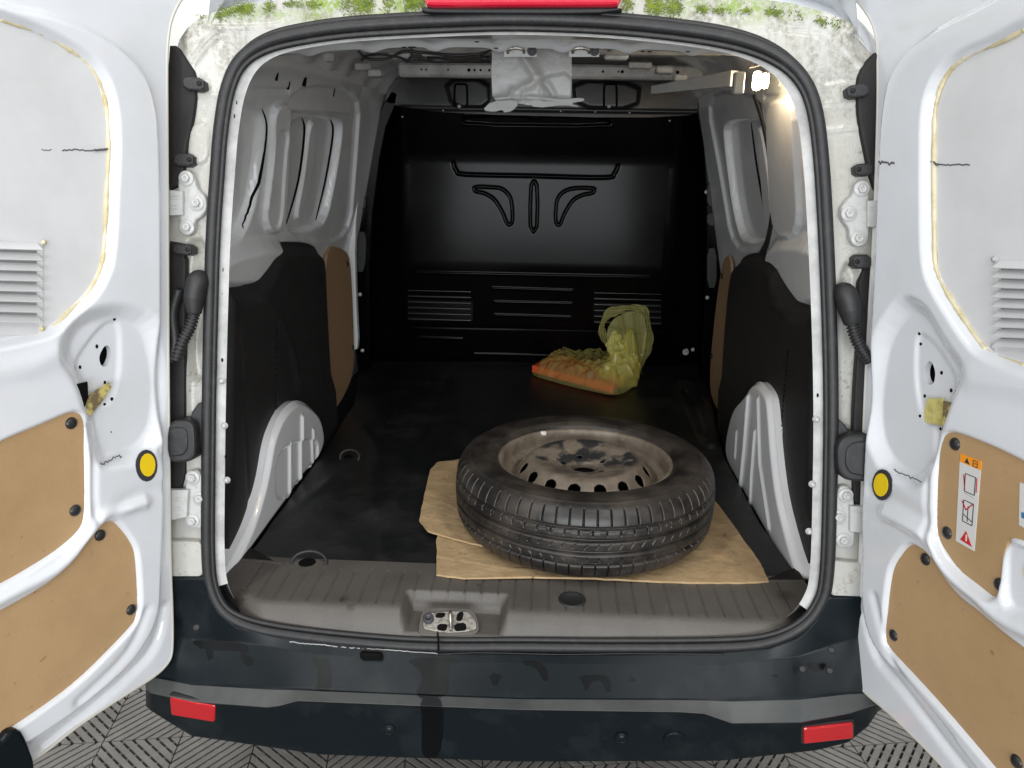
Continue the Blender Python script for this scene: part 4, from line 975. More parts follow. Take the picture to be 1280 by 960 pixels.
# ------------------------------------------------------------------ rear doors
def door(sgn, B0, d, T, outline_px, feats, free=.72, top=1.47):
    fr = Frame(B0, d, np.asarray(T)-np.asarray(B0))
    uv = fr.uv(outline_px); fts = []
    for f in feats:
        kk, pts, dd, ww = f[:4]; q = fr.uv(pts)
        if kk == 'poly': q = chaikin(q, 2)
        elif kk == 'line': q = cr(q, 4, False)
        fts.append((kk, q, dd, ww))
    return fr, uv, fts
PL = []
def finish_door(name_lbl, fr, uv, fts, ext, holes_px):
    full = np.vstack([chaikin(uv, 2, False), ext])
    dr = sheet('rear_door', fr, full, .0032, fts, M['white'], van, holes=[chaikin(fr.uv(h), 2) for h in holes_px], skirt=.012)
    if name_lbl: dr['label'] = name_lbl
    # outer skin of the door
    o2 = offset(full, .0)
    prism('outer_skin', fr, full[::3], -.055, -.042, M['white'], dr, .004)
    tube('hem_flange', fr.P(full[:len(full)-len(ext)], -.002), .0035, M['seala_l'], dr, seg=6)
    return dr
M['seala_l'] = mat('hem_sealer', (.62, .60, .53), .5)
# left
B0 = hit(215, 830, (0, 0, 1), (0, 0, .485)); B1 = hit(40, 945, (0, 0, 1), (0, 0, .485)); TL = hit(212, 100, REARN, REARP+[0, -.02, 0])
T0 = hit(212, 650, REARN, REARP+[0, -.02, 0]); 
winL = [(-90, -10), (0, 24), (40, 37), (85, 60), (110, 80), (126, 106), (134, 140), (136, 185), (133, 250), (131, 300), (127, 332), (113, 362), (90, 386), (62, 412), (30, 422), (-90, 445)]
hbL1 = [(-90, 590), (0, 546), (40, 530), (82, 512), (94, 514), (99, 525), (100, 560), (101, 645), (92, 664), (60, 690), (0, 726), (-90, 770)]
hbL2 = [(-90, 800), (0, 757), (50, 728), (82, 697), (98, 672), (118, 654), (134, 648), (142, 654), (155, 670), (164, 688), (168, 768), (150, 790), (90, 850), (30, 893), (-90, 970)]
oL = [(-100, 1040), (45, 950), (98, 907), (150, 873), (198, 843), (213, 826), (216, 812), (216, 770), (213, 700), (211, 500), (210, 300), (209, 120), (209, 60), (213, 28), (221, 8), (233, -10), (250, -30)]
frL, uvL, ftL = door(-1, B0, B1-B0, B0+(TL-T0)/(TL-T0)[2], oL,
  [('poly', [(-120, -30), (0, 8), (60, 20), (110, 40), (155, 68), (182, 104), (193, 160), (195, 300), (195, 400), (196, 480), (199, 560), (199, 640), (196, 700), (194, 770), (158, 830), (66, 905), (-120, 1010)], .022, .018),
   ('poly', winL, -.020, .02),
   ('poly', [(90, 398), (140, 385), (185, 400), (200, 470), (196, 530), (178, 560), (155, 572), (118, 577), (108, 540), (104, 505), (92, 470), (70, 440)], -.022, .04),
   ('poly', [(92, 452), (128, 404), (150, 400), (150, 470), (138, 505), (112, 512), (96, 480)], -.004, .01),
   ('poly', hbL1, -.012, .010), ('poly', hbL2, -.012, .010),
   ('line', [(-60, 772), (0, 740), (60, 708), (96, 672), (118, 645), (140, 635), (170, 625)], .010, .012),
   ('line', [(104, 530), (108, 560), (108, 620), (112, 650)], -.004, .006),
   ('line', [(192, 560), (204, 600), (206, 700)], -.003, .008),
   ('line', [(205, 760), (196, 800), (176, 830), (120, 880), (55, 932)], -.010, .010),
   ('line', [(175, 760), (150, 812), (90, 872)], -.004, .010),
   ('line', [(114, 660), (150, 622), (196, 606)], -.004, .014),
   ('line', [(60, 440), (20, 458), (-60, 470)], .004, .02)])
extL = np.array([(.74, uvL[-1][1]+.02), (.74, uvL[0][1])]) if uvL[0][0] > 0 else None
sL = 1
uvL = uvL[(uvL[:, 0] < .74)]
M['doorhole'] = None
holeL = [(126, 444), (133, 431), (140, 434), (141, 446), (136, 458), (129, 459), (126, 452)]
dL = finish_door('open left rear door with a louvred blanking panel and two hardboard panels', frL, uvL, ftL, np.array([(.74, 1.62), (.76, 1.0), (.76, .3), (.74, .03)]) if True else None, [holeL])
def hat(fr, fts, px): return feat_h(fr.uv([px]), fts)[0]
def decal(name, fr, fts, px, mt, parent, th=.0012, h=None, sm=0):
    if h is None:
        hh = [hat(fr, fts, p) for p in px]; hm = max(hh)+.0002
    else: hm = h
    q = fr.uv(px, hm); q = chaikin(q, sm) if sm else q
    return prism(name, fr, q, hm-.001, hm+th, mt, parent)
def ell(cx, cy, a, b, n=16, rot=0): return [(cx+a*math.cos(t)*math.cos(rot)-b*math.sin(t)*math.sin(rot), cy+a*math.cos(t)*math.sin(rot)+b*math.sin(t)*math.cos(rot)) for t in np.linspace(0, 2*math.pi, n, endpoint=False)]
def hboard(fr, px, parent):
    q = chaikin(fr.uv(px), 2); return prism('hardboard_panel', fr, q, .006, .0135, M['hard'], parent, .001)
hboard(frL, [(x-.0, y+1) for x, y in hbL1], dL); hboard(frL, hbL2, dL)
for px in [(89, 529), (94, 638), (125, 669), (164, 762)]: plug(px, frL, .0135, dL)
sbL = frL.P(cr(frL.uv(winL[1:-1], .006), 12, False), .006); tube('sealant_bead', sbL, .0036+.0012*np.sin(np.arange(len(sbL))*.31)*np.sin(np.arange(len(sbL))*.083)+.0004*rng.normal(size=len(sbL)), M['seala'], dL, seg=8)
def closed_in(n): return None
bp = chaikin(frL.uv([(x-2, y) for x, y in winL], .004), 2); prism('blanking_panel', frL, bp, -.004, .0045, M['blank'], dL, .001)
o_ = prism('void_backing', frL, frL.uv(ell(133, 445, 12, 20)), -.035, -.022, M['void'], dL)
decal('warning_dot_ring', frL, ftL, ell(183, 582, 13.5, 20), M['ink'], dL, .001); decal('warning_dot', frL, ftL, ell(184, 581, 9.5, 14.5), M['yellow'], dL, .002)
for x, y, a, b in [(143, 399, 1.6, 2), (121, 433, 1.6, 2.6), (100, 459, 1.6, 2.4), (90, 471, 1.6, 4.5), (91, 480, 1.4, 2), (131, 478, 1.5, 2.2), (131, 506, 1.6, 2.4), (140, 499, 1.8, 2.4), (139, 540, .8, .8)]:
    decal('screw_hole', frL, ftL, ell(x, y, a, b, 10), M['void'], dL, .0006, h=hat(frL, ftL, (x, y))+.0004)
decal('square_hole', frL, ftL, [(95, 480), (109, 477), (110, 496), (104, 512), (97, 500)], M['void'], dL, .0012)
decal('yellow_tape', frL, ftL, [(108, 496), (120, 488), (135, 478), (138, 484), (124, 505), (112, 519), (105, 516), (104, 508)], M['tape2'], dL, .003)
def scribble(fr, fts, pts, parent, r=.0007, h=None, jit=.5, name='pencil_mark'):
    P = cr(pts, 6, False); P = P+rng.normal(0, jit, P.shape)*np.array([.3, 1]); hh = max(hat(fr, fts, p) for p in pts)+.0004 if h is None else h
    q = fr.P(fr.uv(P, hh), hh); tube(name, q, r, M['marker'], parent, seg=5)
scribble(frL, ftL, [(78, 188), (90, 187), (110, 188), (130, 187)], dL, .0011, .005, .5); scribble(frL, ftL, [(52, 187), (60, 188), (64, 187)], dL, .0006, .005, .5)
scribble(frL, ftL, [(118, 188), (128, 187), (134, 186)], dL, .0018, .008, .8); scribble(frL, ftL, [(194, 188), (198, 189)], dL, .001)
scribble(frL, ftL, [(126, 580), (134, 577), (142, 573), (152, 571)], dL, .0012, None, 1.2)
# louvre vent of the left door
def vent(fr, parent, x_edge, x_far, ys, ytop, ybot, slope, sx):
    pl = prism('vent_frame', fr, fr.uv([(x_far, ytop+slope*(x_far-x_edge)*0), (x_edge, ytop), (x_edge, ybot), (x_far, ybot+(0))], .006), .0, .007, M['blank'], parent, .002)
    prism('vent_gap_shade', fr, fr.uv([(x_edge-sx*8, ys[0]-3), (x_far, ys[0]-3+slope*(x_far-x_edge)), (x_far, ys[-1]+4+slope*(x_far-x_edge)), (x_edge-sx*8, ys[-1]+4)], .0078), .006, .0074, M['cover'], parent)  # darker plate painted in as the shade between the slats
    for k, y in enumerate(ys):
        a = fr.uv([(x_edge-sx*7, y)], .008)[0]; b = fr.uv([(x_far, y+slope*(x_far-x_edge))], .008)[0]
        th = .0142; d_ = nrm(b-a); n_ = np.array([-d_[1], d_[0]])
        if n_[1] < 0: n_ = -n_
        # wedge slat : top edge in, bottom edge out
        q = [(a, .007), (b, .007), (b, .018), (a, .018)]
        V = [fr.P(a+n_*th*.5, .0075)[0], fr.P(b+n_*th*.5, .0075)[0], fr.P(b-n_*th*.25, .0225)[0], fr.P(a-n_*th*.25, .0225)[0], fr.P(b-n_*th*.34, .0205)[0], fr.P(a-n_*th*.34, .0205)[0], fr.P(b-n_*th*.2, .0072)[0], fr.P(a-n_*th*.2, .0072)[0]]
        Fc = [[0, 1, 2, 3], [3, 2, 4, 5], [5, 4, 6, 7], [0, 3, 5, 7], [1, 6, 4, 2]]
        mk('louvre', V, Fc, M['blank'], parent, False)
vent(frL, dL, 54, -70, [309+13*k for k in range(8)], 302, 419, .03, 1)
for px in [(55, 303), (53, 411)]: lathe('vent_rivet', [(.004, 0), (.004, .002), (.0001, .0035)], M['seala'], dL, c=frL.P(frL.uv([px], .008), .007)[0], n=frL.n, seg=10, cap=False)
prism('corner_cap', frL, chaikin(frL.uv([(-80, 960), (0, 930), (12, 914), (26, 912), (34, 925), (46, 958), (40, 1000), (-60, 1050)], .03), 1), -.02, .03, M['bump'], dL, .006)

# right
C0 = hit(1069, 850, (0, 0, 1), (0, 0, .505)); C1 = hit(1170, 955, (0, 0, 1), (0, 0, .505)); TR = hit(1097, 100, REARN, REARP+[0, -.02, 0]); TR0 = hit(1076, 650, REARN, REARP+[0, -.02, 0])
winR = [(1400, -20), (1282, 36), (1250, 53), (1208, 71), (1185, 92), (1172, 122), (1168, 160), (1168, 300), (1172, 342), (1190, 376), (1225, 428), (1240, 441), (1282, 458), (1400, 490)]
hbR1 = [(1420, 640), (1280, 569), (1240, 551), (1203, 538), (1191, 540), (1184, 560), (1180, 600), (1179, 660), (1183, 682), (1196, 702), (1220, 727), (1250, 748), (1258, 745), (1262, 730), (1264, 690), (1272, 672), (1290, 675), (1420, 740)]
hbR2 = [(1420, 900), (1280, 800), (1240, 766), (1215, 748), (1196, 727), (1182, 702), (1168, 688), (1152, 678), (1142, 682), (1125, 706), (1120, 735), (1114, 795), (1120, 810), (1180, 873), (1257, 962), (1330, 1050), (1420, 1050)]
oR = [(1330, 1140), (1255, 1045), (1200, 985), (1168, 947), (1110, 890), (1080, 866), (1069, 850), (1067, 820), (1070, 750), (1074, 700), (1077, 600), (1080, 500), (1085, 400), (1091, 300), (1095, 200), (1097, 110), (1096, 50), (1089, 25), (1074, 4), (1055, -18), (1030, -40)]
frR, uvR, ftR = door(1, C0, C1-C0, C0+(TR-TR0)/(TR-TR0)[2], oR,
  [('poly', [(1420, -90), (1230, 12), (1180, 36), (1145, 60), (1119, 98), (1110, 160), (1105, 300), (1098, 420), (1093, 520), (1091, 560), (1087, 640), (1088, 700), (1086, 760), (1102, 812), (1160, 868), (1240, 970), (1330, 1090), (1420, 1090)], .022, .018),
   ('poly', winR, -.020, .02),
   ('poly', [(1140, 375), (1165, 385), (1190, 430), (1215, 462), (1200, 490), (1186, 530), (1178, 570), (1165, 596), (1148, 602), (1118, 585), (1100, 550), (1096, 500), (1108, 420)], -.022, .035),
   ('poly', [(1145, 412), (1170, 430), (1200, 480), (1186, 530), (1155, 530), (1144, 480)], -.004, .01),
   ('poly', hbR1, -.012, .010), ('poly', hbR2, -.012, .010),
   ('line', [(1420, 840), (1280, 778), (1235, 742), (1205, 718), (1186, 692), (1172, 670), (1150, 655), (1120, 640)], .010, .012),
   ('line', [(1172, 540), (1172, 600), (1171, 660), (1180, 690)], -.004, .006),
   ('line', [(1080, 770), (1095, 820), (1125, 858), (1180, 930), (1250, 1020)], -.010, .009),
   ('line', [(1105, 745), (1130, 830), (1200, 920)], -.004, .010),
   ('poly', [(1266, 680), (1275, 674), (1420, 740), (1420, 820), (1280, 765), (1266, 748)], -.012, .012),
   ('line', [(1168, 646), (1130, 624), (1100, 612)], -.004, .014),
   ('line', [(1380, 500), (1280, 478), (1230, 470)], .004, .02)])
uvR = uvR[uvR[:, 0] < .74]
holeR = [(1152, 462), (1157, 451), (1163, 453), (1167, 466), (1165, 480), (1158, 482), (1153, 474)]
dR = finish_door('open right rear door with a safety label on its upper hardboard panel', frR, uvR, ftR, np.array([(.74, 1.62), (.76, 1.0), (.76, .3), (.74, .03)]), [holeR])
hboard(frR, hbR1, dR); hboard(frR, hbR2, dR)
for px in [(1194, 555), (1184, 666), (1250, 731), (1157, 699), (1117, 794), (1271, 952)]: plug(px, frR, .0135, dR)
sbR = frR.P(cr(frR.uv(winR[1:-1], .006), 12, False), .006); tube('sealant_bead', sbR, .0036+.0012*np.sin(np.arange(len(sbR))*.27)*np.sin(np.arange(len(sbR))*.09)+.0004*rng.normal(size=len(sbR)), M['seala'], dR, seg=8)
prism('blanking_panel', frR, chaikin(frR.uv([(x+2, y) for x, y in winR], .004), 2), -.004, .0045, M['blank'], dR, .001)
prism('void_backing', frR, frR.uv(ell(1160, 466, 12, 20)), -.035, -.022, M['void'], dR)
decal('warning_dot_ring', frR, ftR, ell(1103, 606, 12.5, 19.5), M['ink'], dR, .001); decal('warning_dot', frR, ftR, ell(1102, 606, 9, 14.5), M['yellow'], dR, .002)
for x, y, a, b in [(1149, 417, 1.4, 2), (1151, 430, 1.4, 2), (1177, 466, 1.6, 2.4), (1189, 488, 1.5, 2.6), (1156, 495, 1.4, 2.2), (1200, 493, 1.6, 4.5), (1198, 503, 1.5, 2.2), (1150, 520, 1.3, 2), (1176, 536, 1.5, 2)]:
    decal('screw_hole', frR, ftR, ell(x, y, a, b, 10), M['void'], dR, .0006, h=hat(frR, ftR, (x, y))+.0004)
decal('yellow_tape', frR, ftR, [(1161, 498), (1178, 498), (1181, 502), (1180, 532), (1158, 528), (1157, 515)], M['tape'], dR, .003)
decal('yellow_tape', frR, ftR, [(1181, 501), (1196, 505), (1194, 518), (1184, 534), (1180, 530)], M['tape2'], dR, .003)
scribble(frR, ftR, [(1164, 204), (1180, 206), (1195, 206), (1212, 206)], dR, .0011, .005, .5); scribble(frR, ftR, [(1160, 203), (1166, 203), (1172, 206)], dR, .0018, .008, .8)
scribble(frR, ftR, [(1099, 202), (1108, 204), (1118, 205)], dR, .0016, None, 1.6); scribble(frR, ftR, [(1118, 588), (1126, 592), (1138, 596), (1151, 602)], dR, .0011, None, 1)
vent(frR, dR, 1243, 1380, [331+12.3*k for k in range(9)], 321, 441, .03, -1)
for px in [(1242, 324), (1241, 433)]: lathe('vent_rivet', [(.004, 0), (.004, .002), (.0001, .0035)], M['bolt'], dR, c=frR.P(frR.uv([px], .008), .007)[0], n=frR.n, seg=10, cap=False)
# label with pictograms
H1 = .0138
def lab(px, mt, nm, dh=0, th=.0005): return decal(nm, frR, ftR, px, mt, dR, th, h=H1+dh)
lab([(1200, 577), (1226, 588), (1218, 689), (1195, 676)], M['paper'], 'safety_label')
lab([(1201, 567), (1227, 577), (1226, 588), (1200, 577)], M['orange'], 'label_heading', .0003)
def lt(p): # label coordinates 0..1 , 0..1 over the whole label
    a, b, c, d = np.array([1201, 567.]), np.array([1227, 577.]), np.array([1218, 689.]), np.array([1195, 676.]); s, t = p
    return tuple((a*(1-s)+b*s)*(1-t)+(d*(1-s)+c*s)*t)
def seg(p, q, wd, mt, nm='label_line'):
    a, b = np.array(lt(p)), np.array(lt(q)); d = nrm(b-a); n = np.array([-d[1], d[0]])*wd/2; lab([tuple(a-n), tuple(b-n), tuple(b+n), tuple(a+n)], mt, nm, .0006)
lab([lt((.32, .02)), lt((.46, .085)), lt((.2, .08))], M['ink'], 'warning_symbol', .0006)
for a, b in [((.62, .02), (.82, .02)), ((.82, .02), (.82, .085)), ((.82, .085), (.62, .085)), ((.62, .085), (.62, .02)), ((.66, .05), (.78, .05))]: seg(a, b, .9, M['ink'])
for x0, y0, w_, h_ in ((.28, .2, .5, .2), (.28, .5, .5, .24)):
    for a, b in [((x0, y0), (x0+w_, y0)), ((x0+w_, y0), (x0+w_, y0+h_)), ((x0+w_, y0+h_), (x0, y0+h_)), ((x0, y0+h_), (x0, y0))]: seg(a, b, .8, M['ink'])
seg((.20, .22), (.30, .38), 1.1, M['red']); seg((.85, .2), (.86, .36), 1.1, M['red']); seg((.3, .42), (.8, .43), .8, M['grey']); seg((.2, .52), (.42, .60), 1.3, M['red']); seg((.42, .60), (.75, .50), 1.3, M['red'])
seg((.3, .66), (.75, .70), .8, M['ink']); seg((.52, .55), (.52, .72), .8, M['ink'])
lab([lt((.5, .83)), lt((.86, .97)), lt((.22, .96))], M['red'], 'warning_triangle', .0006)
lab([lt((.49, .87)), lt((.56, .87)), lt((.55, .94)), lt((.5, .94))], M['paper'], 'exclamation_bar', .0012)
lab([(1275, 603), (1330, 620), (1330, 690), (1274, 656)], M['paper'], 'second_label')
lab([(1277, 640), (1284, 642), (1284, 650), (1277, 647)], mat('blue_print', (.05, .18, .35), .5), 'blue_symbol', .0006)
decal('yellow_emblem', frR, ftR, ell(1295, 715, 15, 18), M['yellow'], dR, .0012)

# ------------------------------------------------------------------ cardboard
CB = Frame((0, 0, .614), (1, 0, 0), (0, 1, 0))
def cardboard(px, h, label, feats=()):
    uv = chaikin(CB.uv(px, h), 1); uv = np.vstack([[a+(b-a)*t for t in np.linspace(0, 1, 6, endpoint=False)] for a, b in zip(uv, np.roll(uv, -1, 0))]); uv = uv+rng.normal(0, .0006, uv.shape)
    o = sheet('cardboard_sheet', CB, uv, .006, list(feats), M['card'], None, skirt=.0045, surf=lambda u, v: h+.0025*np.sin(u*9+1)*np.cos(v*11)); tag(o, label, 'cardboard')
    return o
cardboard([(545, 722), (546, 700), (545, 668), (560, 655), (700, 620), (880, 610), (905, 640), (966, 725), (940, 727), (840, 726), (700, 722)], .0, 'brown cardboard sheet under the wheel reaching the right side of the load floor', [('line', CB.uv([(548, 694), (640, 712), (760, 720)]), .002, .003)])
cardboard([(540, 577), (572, 574), (640, 560), (700, 600), (640, 690), (582, 677), (522, 660), (530, 620)], .007, 'smaller tan cardboard piece poking out left of the wheel', [('line', CB.uv([(530, 625), (580, 640)]), .0015, .003)])

# ------------------------------------------------------------------ spare wheel
WC = np.array([.157, .245, .622]); WR = .322; WH = .205
wheel = thing('spare_wheel', tuple(WC), 'worn black tyre on a dirty steel rim lying flat on cardboard', 'wheel')
wheel.scale = (1, 1, .93)
def tyre():
    nA = 2000
    prof = []   # (r, z, t) outer profile from inner bead bottom round to inner bead top
    pts = [(.212, .030), (.222, .012), (.245, .004), (.275, .004), (.297, .012), (.309, .024), (.3165, .040), (.3205, .060), (.322, .085), (.3225, .1025), (.322, .120), (.3205, .145), (.3165, .165), (.309, .181), (.297, .193), (.275, .2015), (.245, .2015), (.224, .194), (.213, .178), (.208, .165)]
    P = cr(pts, 8, False); d = np.r_[0, np.cumsum(np.hypot(*np.diff(P, axis=0).T))]; n = 175; s = np.linspace(0, d[-1], n); P = np.stack([np.interp(s, d, P[:, 0]), np.interp(s, d, P[:, 1])], 1)
    T = np.gradient(P, axis=0); T /= np.linalg.norm(T, axis=1)[:, None]; Nn = np.stack([T[:, 1], -T[:, 0]], 1)
    A = np.linspace(0, 2*math.pi, nA, endpoint=False); Z = P[:, 1][None, :].repeat(nA, 0); Rr = P[:, 0][None, :].repeat(nA, 0); AA = A[:, None].repeat(n, 1)
    D = np.zeros_like(Z); tread = (Rr > .304)
    def g(z0, wd, dep): return dep*np.exp(-((Z-z0)/wd)**4)*tread
    D += g(.058, .0044, .010)+g(.0875, .0044, .010)+g(.119, .0044, .010)+g(.1485, .0034, .008)
    def sipe(N_, z0, z1, wd, dep, skew=0, ph=0):
        a = ((AA+skew*(Z-z0)+ph)*N_/(2*math.pi)) % 1; w_ = np.minimum(a, 1-a)/N_*2*math.pi*.32
        return dep*np.exp(-(w_/wd)**2)*sst((Z-z0)/.003)*sst((z1-Z)/.003)*(Rr > .296)
    D += sipe(66, .153, .192, .0012, .009)+sipe(66, .131, .146, .0011, .008, 0, .03)+sipe(70, .012, .055, .0011, .008)
    a = ((AA)*52/(2*math.pi)) % 1; D += .004*np.exp(-((Z-.141)/.0014)**2)*(a < .55)*tread
    D += sipe(80, .066, .078, .0009, .006, 2.2)+sipe(80, .099, .112, .0009, .006, -2.2, .04)
    # sidewall rings
    D += -.0012*np.exp(-((Rr-.285)/.003)**2)*(Rr < .30)+(-.0012)*np.exp(-((Rr-.232)/.003)**2)*(Rr < .3)
    Rr2 = Rr-D*Nn[:, 0][None, :]; Z2 = Z-D*Nn[:, 1][None, :]
    V = np.stack([WC[0]+Rr2*np.cos(AA), WC[1]+Rr2*np.sin(AA), WC[2]-.004+Z2], 2).reshape(-1, 3)
    i, j = np.meshgrid(np.arange(nA), np.arange(n-1), indexing='ij'); i = i.ravel(); j = j.ravel(); k = (i+1) % nA
    Fc = np.stack([i*n+j, k*n+j, k*n+j+1, i*n+j+1], 1); return mk('tyre', V, Fc, M['tyre'], wheel)
tyre()
def rim():
    pts = [(.2155, .165), (.2175, .172), (.2165, .1785), (.2125, .180), (.2085, .177), (.206, .168), (.203, .150), (.199, .143), (.186, .138), (.183, .130), (.180, .124), (.176, .124), (.170, .134), (.162, .148), (.153, .160), (.144, .170), (.136, .177), (.126, .180), (.112, .178), (.100, .174), (.086, .168), (.072, .163), (.057, .160), (.044, .157), (.0345, .152), (.033, .140)]
    P = cr(pts, 5, False); nA = 600; n = len(P); A = np.linspace(0, 2*math.pi, nA, endpoint=False)
    V = np.stack([WC[0]+P[:, 0][None]*np.cos(A)[:, None], WC[1]+P[:, 0][None]*np.sin(A)[:, None], np.broadcast_to(WC[2]-.002+P[:, 1][None], (nA, n))], 2)
    RR_ = P[:, 0][None].repeat(nA, 0); AA = A[:, None].repeat(n, 1); wob = (rng.normal(0, 1, (nA, n))*.0003); V[..., 2] += np.where(RR_ < .12, wob, 0)
    isdisc = (P[:, 0] < .176) & (np.arange(n) > 30)
    NH = 16; rc = .153; a_r, a_t = .0115, .0155; dead = np.zeros((nA, n), bool)
    # ventilation holes
    aa = ((AA*NH/(2*math.pi)) % 1-.5)*2*math.pi/NH*RR_; e = np.sqrt((aa/a_t)**2+((RR_-rc)/a_r)**2); dead = (e < 1) & isdisc[None]
    for k in range(4 if False else 5):
        ba = 2*math.pi*k/5+.5; bx, by = .054*math.cos(ba), .054*math.sin(ba); X_ = RR_*np.cos(AA)-bx; Y_ = RR_*np.sin(AA)-by; dead |= (np.hypot(X_, Y_) < .0085) & isdisc[None]
    i, j = np.meshgrid(np.arange(nA), np.arange(n-1), indexing='ij'); i = i.ravel(); j = j.ravel(); k = (i+1) % nA
    keep = ~(dead[i, j] & dead[k, j] & dead[k, j+1] & dead[i, j+1])
    Fc = np.stack([i*n+j, i*n+j+1, k*n+j+1, k*n+j], 1)[keep]
    o = mk('rim', V.reshape(-1, 3), Fc, M['rim'], wheel)
    at = o.data.attributes.new('stain', 'FLOAT', 'POINT'); s = np.clip((.138-RR_)/.02, 0, 1)*(.5+.5*(np.sin(AA) > -.35)*1.0); s = np.clip(s+(.35*(np.sin(AA*1+.4) > .2)*(RR_ < .175)), 0, 1); s[:, :30] = 0
    at.data.foreach_set('value', s.ravel().astype(np.float32))
    sd = o.modifiers.new('solid', 'SOLIDIFY'); sd.thickness = .003; sd.offset = -1
rim()
lathe('rim_barrel', [(.172, .03), (.178, .122)], mat('dark_barrel', (.02, .017, .014), .6), wheel, c=WC, seg=64, cap=False)
lathe('barrel_floor', [(.175, .028), (.0001, .028)], M['void'], wheel, c=WC, seg=48, cap=False)
lathe('hub_bore', [(.034, .148), (.0335, .09), (.0001, .088)], M['void'], wheel, c=WC+np.array([0, 0, .004]), seg=32, cap=False)
P = atZ(658, 548, WC[2]+.178); P = WC+np.array([-.105, .178, .176])
box('balance_weight', P, (.016, .010, .012), M['paper'], wheel, bev=.002)

# ------------------------------------------------------------------ packet in the yellow bag
pk = [(664, 462), (765, 493), (778, 484), (690, 455)]
PF = Frame((0, 0, .618), (1, 0, 0), (0, 1, 0)); q = PF.uv([(665, 464), (766, 491), (784, 474), (692, 448)])
o = prism('red_packet', PF, q, -.004, .026, M['red2'], None, .004); tag(o, 'flat red packet lying inside the yellow bag on the load floor', 'packet')
def crumple(V, amp, sc, seed):
    r = np.random.default_rng(seed); D = np.zeros(len(V))
    for k in range(26):
        d = nrm(r.normal(size=3)); f = sc*r.uniform(.5, 2.4); ph = r.uniform(0, 6.28); w_ = np.abs(np.sin((V@d)*f+ph+1.3*np.sin((V@nrm(r.normal(size=3)))*sc*.5)))-.6
        D += w_*amp/(f/sc)**1.1
    return D/4
def ico(sub=6):
    import bmesh
    bm = bmesh.new(); bmesh.ops.create_icosphere(bm, subdivisions=sub, radius=1); V = np.array([v.co[:] for v in bm.verts]); Fc = [[v.index for v in f.verts] for f in bm.faces]; bm.free(); return V, Fc
IV, IF = ico(6)
bag = thing('plastic_bag', tuple(atZ(740, 485, .61)), 'translucent yellow carrier bag with knotted handles at the foot of the black bulkhead', 'bag')
YB = 1.50
def ellip(c, s, yaw=0, seed=1, amp=.03, sc=18, flat=None, taper=None):
    V = IV.copy()
    if taper: V[:, 2] *= 1+taper*V[:, 0]; 
    V = V*np.array(s); D = crumple(V*1.0, amp, sc, seed); V = V+IV*D[:, None]
    a = yaw; V = V@np.array([[math.cos(a), math.sin(a), 0], [-math.sin(a), math.cos(a), 0], [0, 0, 1]])
    V = V+np.asarray(c)
    if flat is not None: V[:, 2] = np.maximum(V[:, 2], flat+.001*np.abs(np.sin(V[:, 0]*90)))
    return V
bc = (atZ(722, 470, .60)); 
KN = np.array([.392, 1.50, .735]); GF = Frame((0, 0, .609), (1, 0, 0), (0, 1, 0))
def pleats(u, v, seed, freq=9):
    r = np.random.default_rng(seed); du, dv = u-KN[0], v-KN[1]; th = np.arctan2(dv, du); rr = np.hypot(du, dv); s_ = 0
    for k in range(7):
        f = freq*r.uniform(.5, 2.2); ph = r.uniform(0, 6.28); a = np.sin(th*f+ph+r.uniform(6, 16)*rr+1.5*np.sin(rr*r.uniform(20, 50)+ph)); s_ = s_+(1-np.abs(a)*2)*r.uniform(.3, 1)/(f/freq)
    return s_/4
def body_h(u, v, out, top=.072, seed=3):
    d, _ = dist_poly(np.stack([u, v], 1), out); d = np.clip(-d, 0, None); rr = np.hypot(u-KN[0], (v-KN[1]))
    base = top*sst(d/.055)**.7; cone = .125*np.exp(-(rr/.05)**2)+.035*np.exp(-(rr/.12)**2)
    n_ = pleats(u, v, seed)*.020*sst(d/.05)+.006*np.sin(u*70+3*np.sin(v*50))*np.sin(v*61+2*np.sin(u*44))*sst(d/.04)
    return np.maximum(base+cone+n_, .001*(d > 0))
gb = chaikin(GF.uv([(657, 467), (690, 452), (720, 440), (790, 446), (806, 472), (799, 487), (770, 497), (735, 489), (700, 480)]), 2)
sheet('bag_body', GF, gb, .0022, [], M['bagclear'], bag, surf=lambda u, v: body_h(u, v, gb))
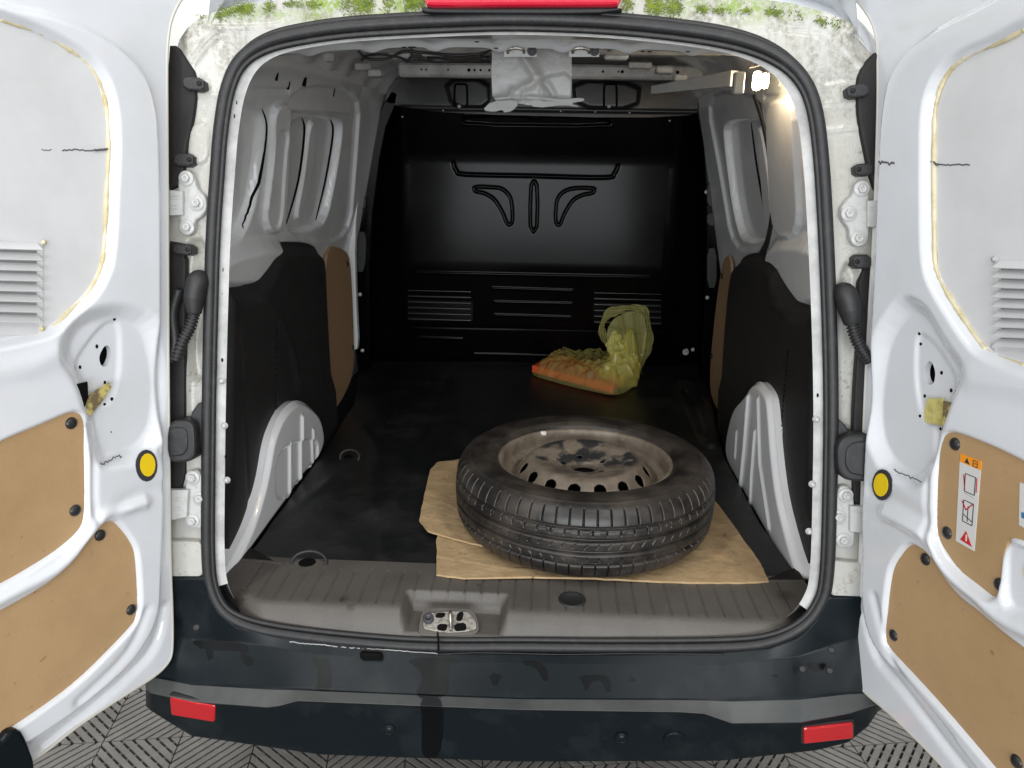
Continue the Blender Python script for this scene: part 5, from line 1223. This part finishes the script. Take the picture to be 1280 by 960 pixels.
def ellip(c, s, seed=1, amp=.03, sc=18):
    V = IV.copy()*np.array(s); D = crumple(V*1.0, amp, sc, seed); ph = np.arctan2(IV[:, 1], IV[:, 0]); R_ = 1+.13*(1-2*np.abs(np.sin(ph*4.5+2.2*IV[:, 2]+seed)))*np.cos(IV[:, 2]*1.2)+.07*(1-2*np.abs(np.sin(ph*9+5*IV[:, 2]+1.7*np.sin(ph*3))))
    return V*R_[:, None]+IV*D[:, None]*.45+np.asarray(c)
mk('bag_knot', ellip(atY(772, 432, YB-.01), (.036, .032, .045), 5, .05, 55), IF, M['bag'], bag)
mk('bag_corner', np.maximum(ellip(atY(778, 466, YB-.03), (.060, .055, .075), 8, .07, 40), [-9, -9, .612]), IF, M['bag'], bag)
# handle loops: crumpled ribbons
def ribbon(px, Y, wd, seed, nm='bag_handle'):
    c = cr([atY(x, y, Y+.02*math.sin(i*1.1)) for i, (x, y) in enumerate(px)], 12, False); n = len(c); T = np.gradient(c, axis=0); V = []; m_ = 12; r = np.random.default_rng(seed)
    for i in range(n):
        t = nrm(T[i]); a = nrm(np.cross(t, (0, 1, 0))); b = np.array([0, 1., 0]); tw = .8*math.sin(i*.13+seed); wv = wd*(1+.35*math.sin(i*.31+seed))
        for k in range(m_):
            s = k/(m_-1)-.5; V.append(c[i]+(a*math.cos(tw)+b*math.sin(tw))*s*wv+b*(.012*math.sin(s*14+i*.4)+.006*math.sin(i*.9+s*9)))
    Fc = [[i*m_+k, i*m_+k+1, (i+1)*m_+k+1, (i+1)*m_+k] for i in range(n-1) for k in range(m_-1)]
    mk(nm, np.array(V), Fc, M['bagclear'], bag)
ribbon([(772, 442), (757, 425), (752, 408), (762, 392), (785, 385), (804, 389), (811, 410), (808, 440), (797, 465), (790, 482)], YB, .034, 2)
# thin film panel stretched inside the loop
fr = Frame((0, YB+.01, .8), (1, 0, 0), (0, 0, 1)); fu = chaikin(fr.uv([(764, 400), (785, 388), (804, 392), (809, 412), (805, 442), (793, 478), (775, 482), (765, 450), (757, 420)]), 2)
sheet('bag_film', fr, fu, .004, [('line', fr.uv([(775, 395), (790, 470)]), .012, .01), ('line', fr.uv([(795, 395), (800, 440)]), -.012, .008), ('line', fr.uv([(765, 420), (795, 450)]), .010, .007), ('line', fr.uv([(760, 410), (800, 420)]), -.008, .008)], M['bagclear'], bag)
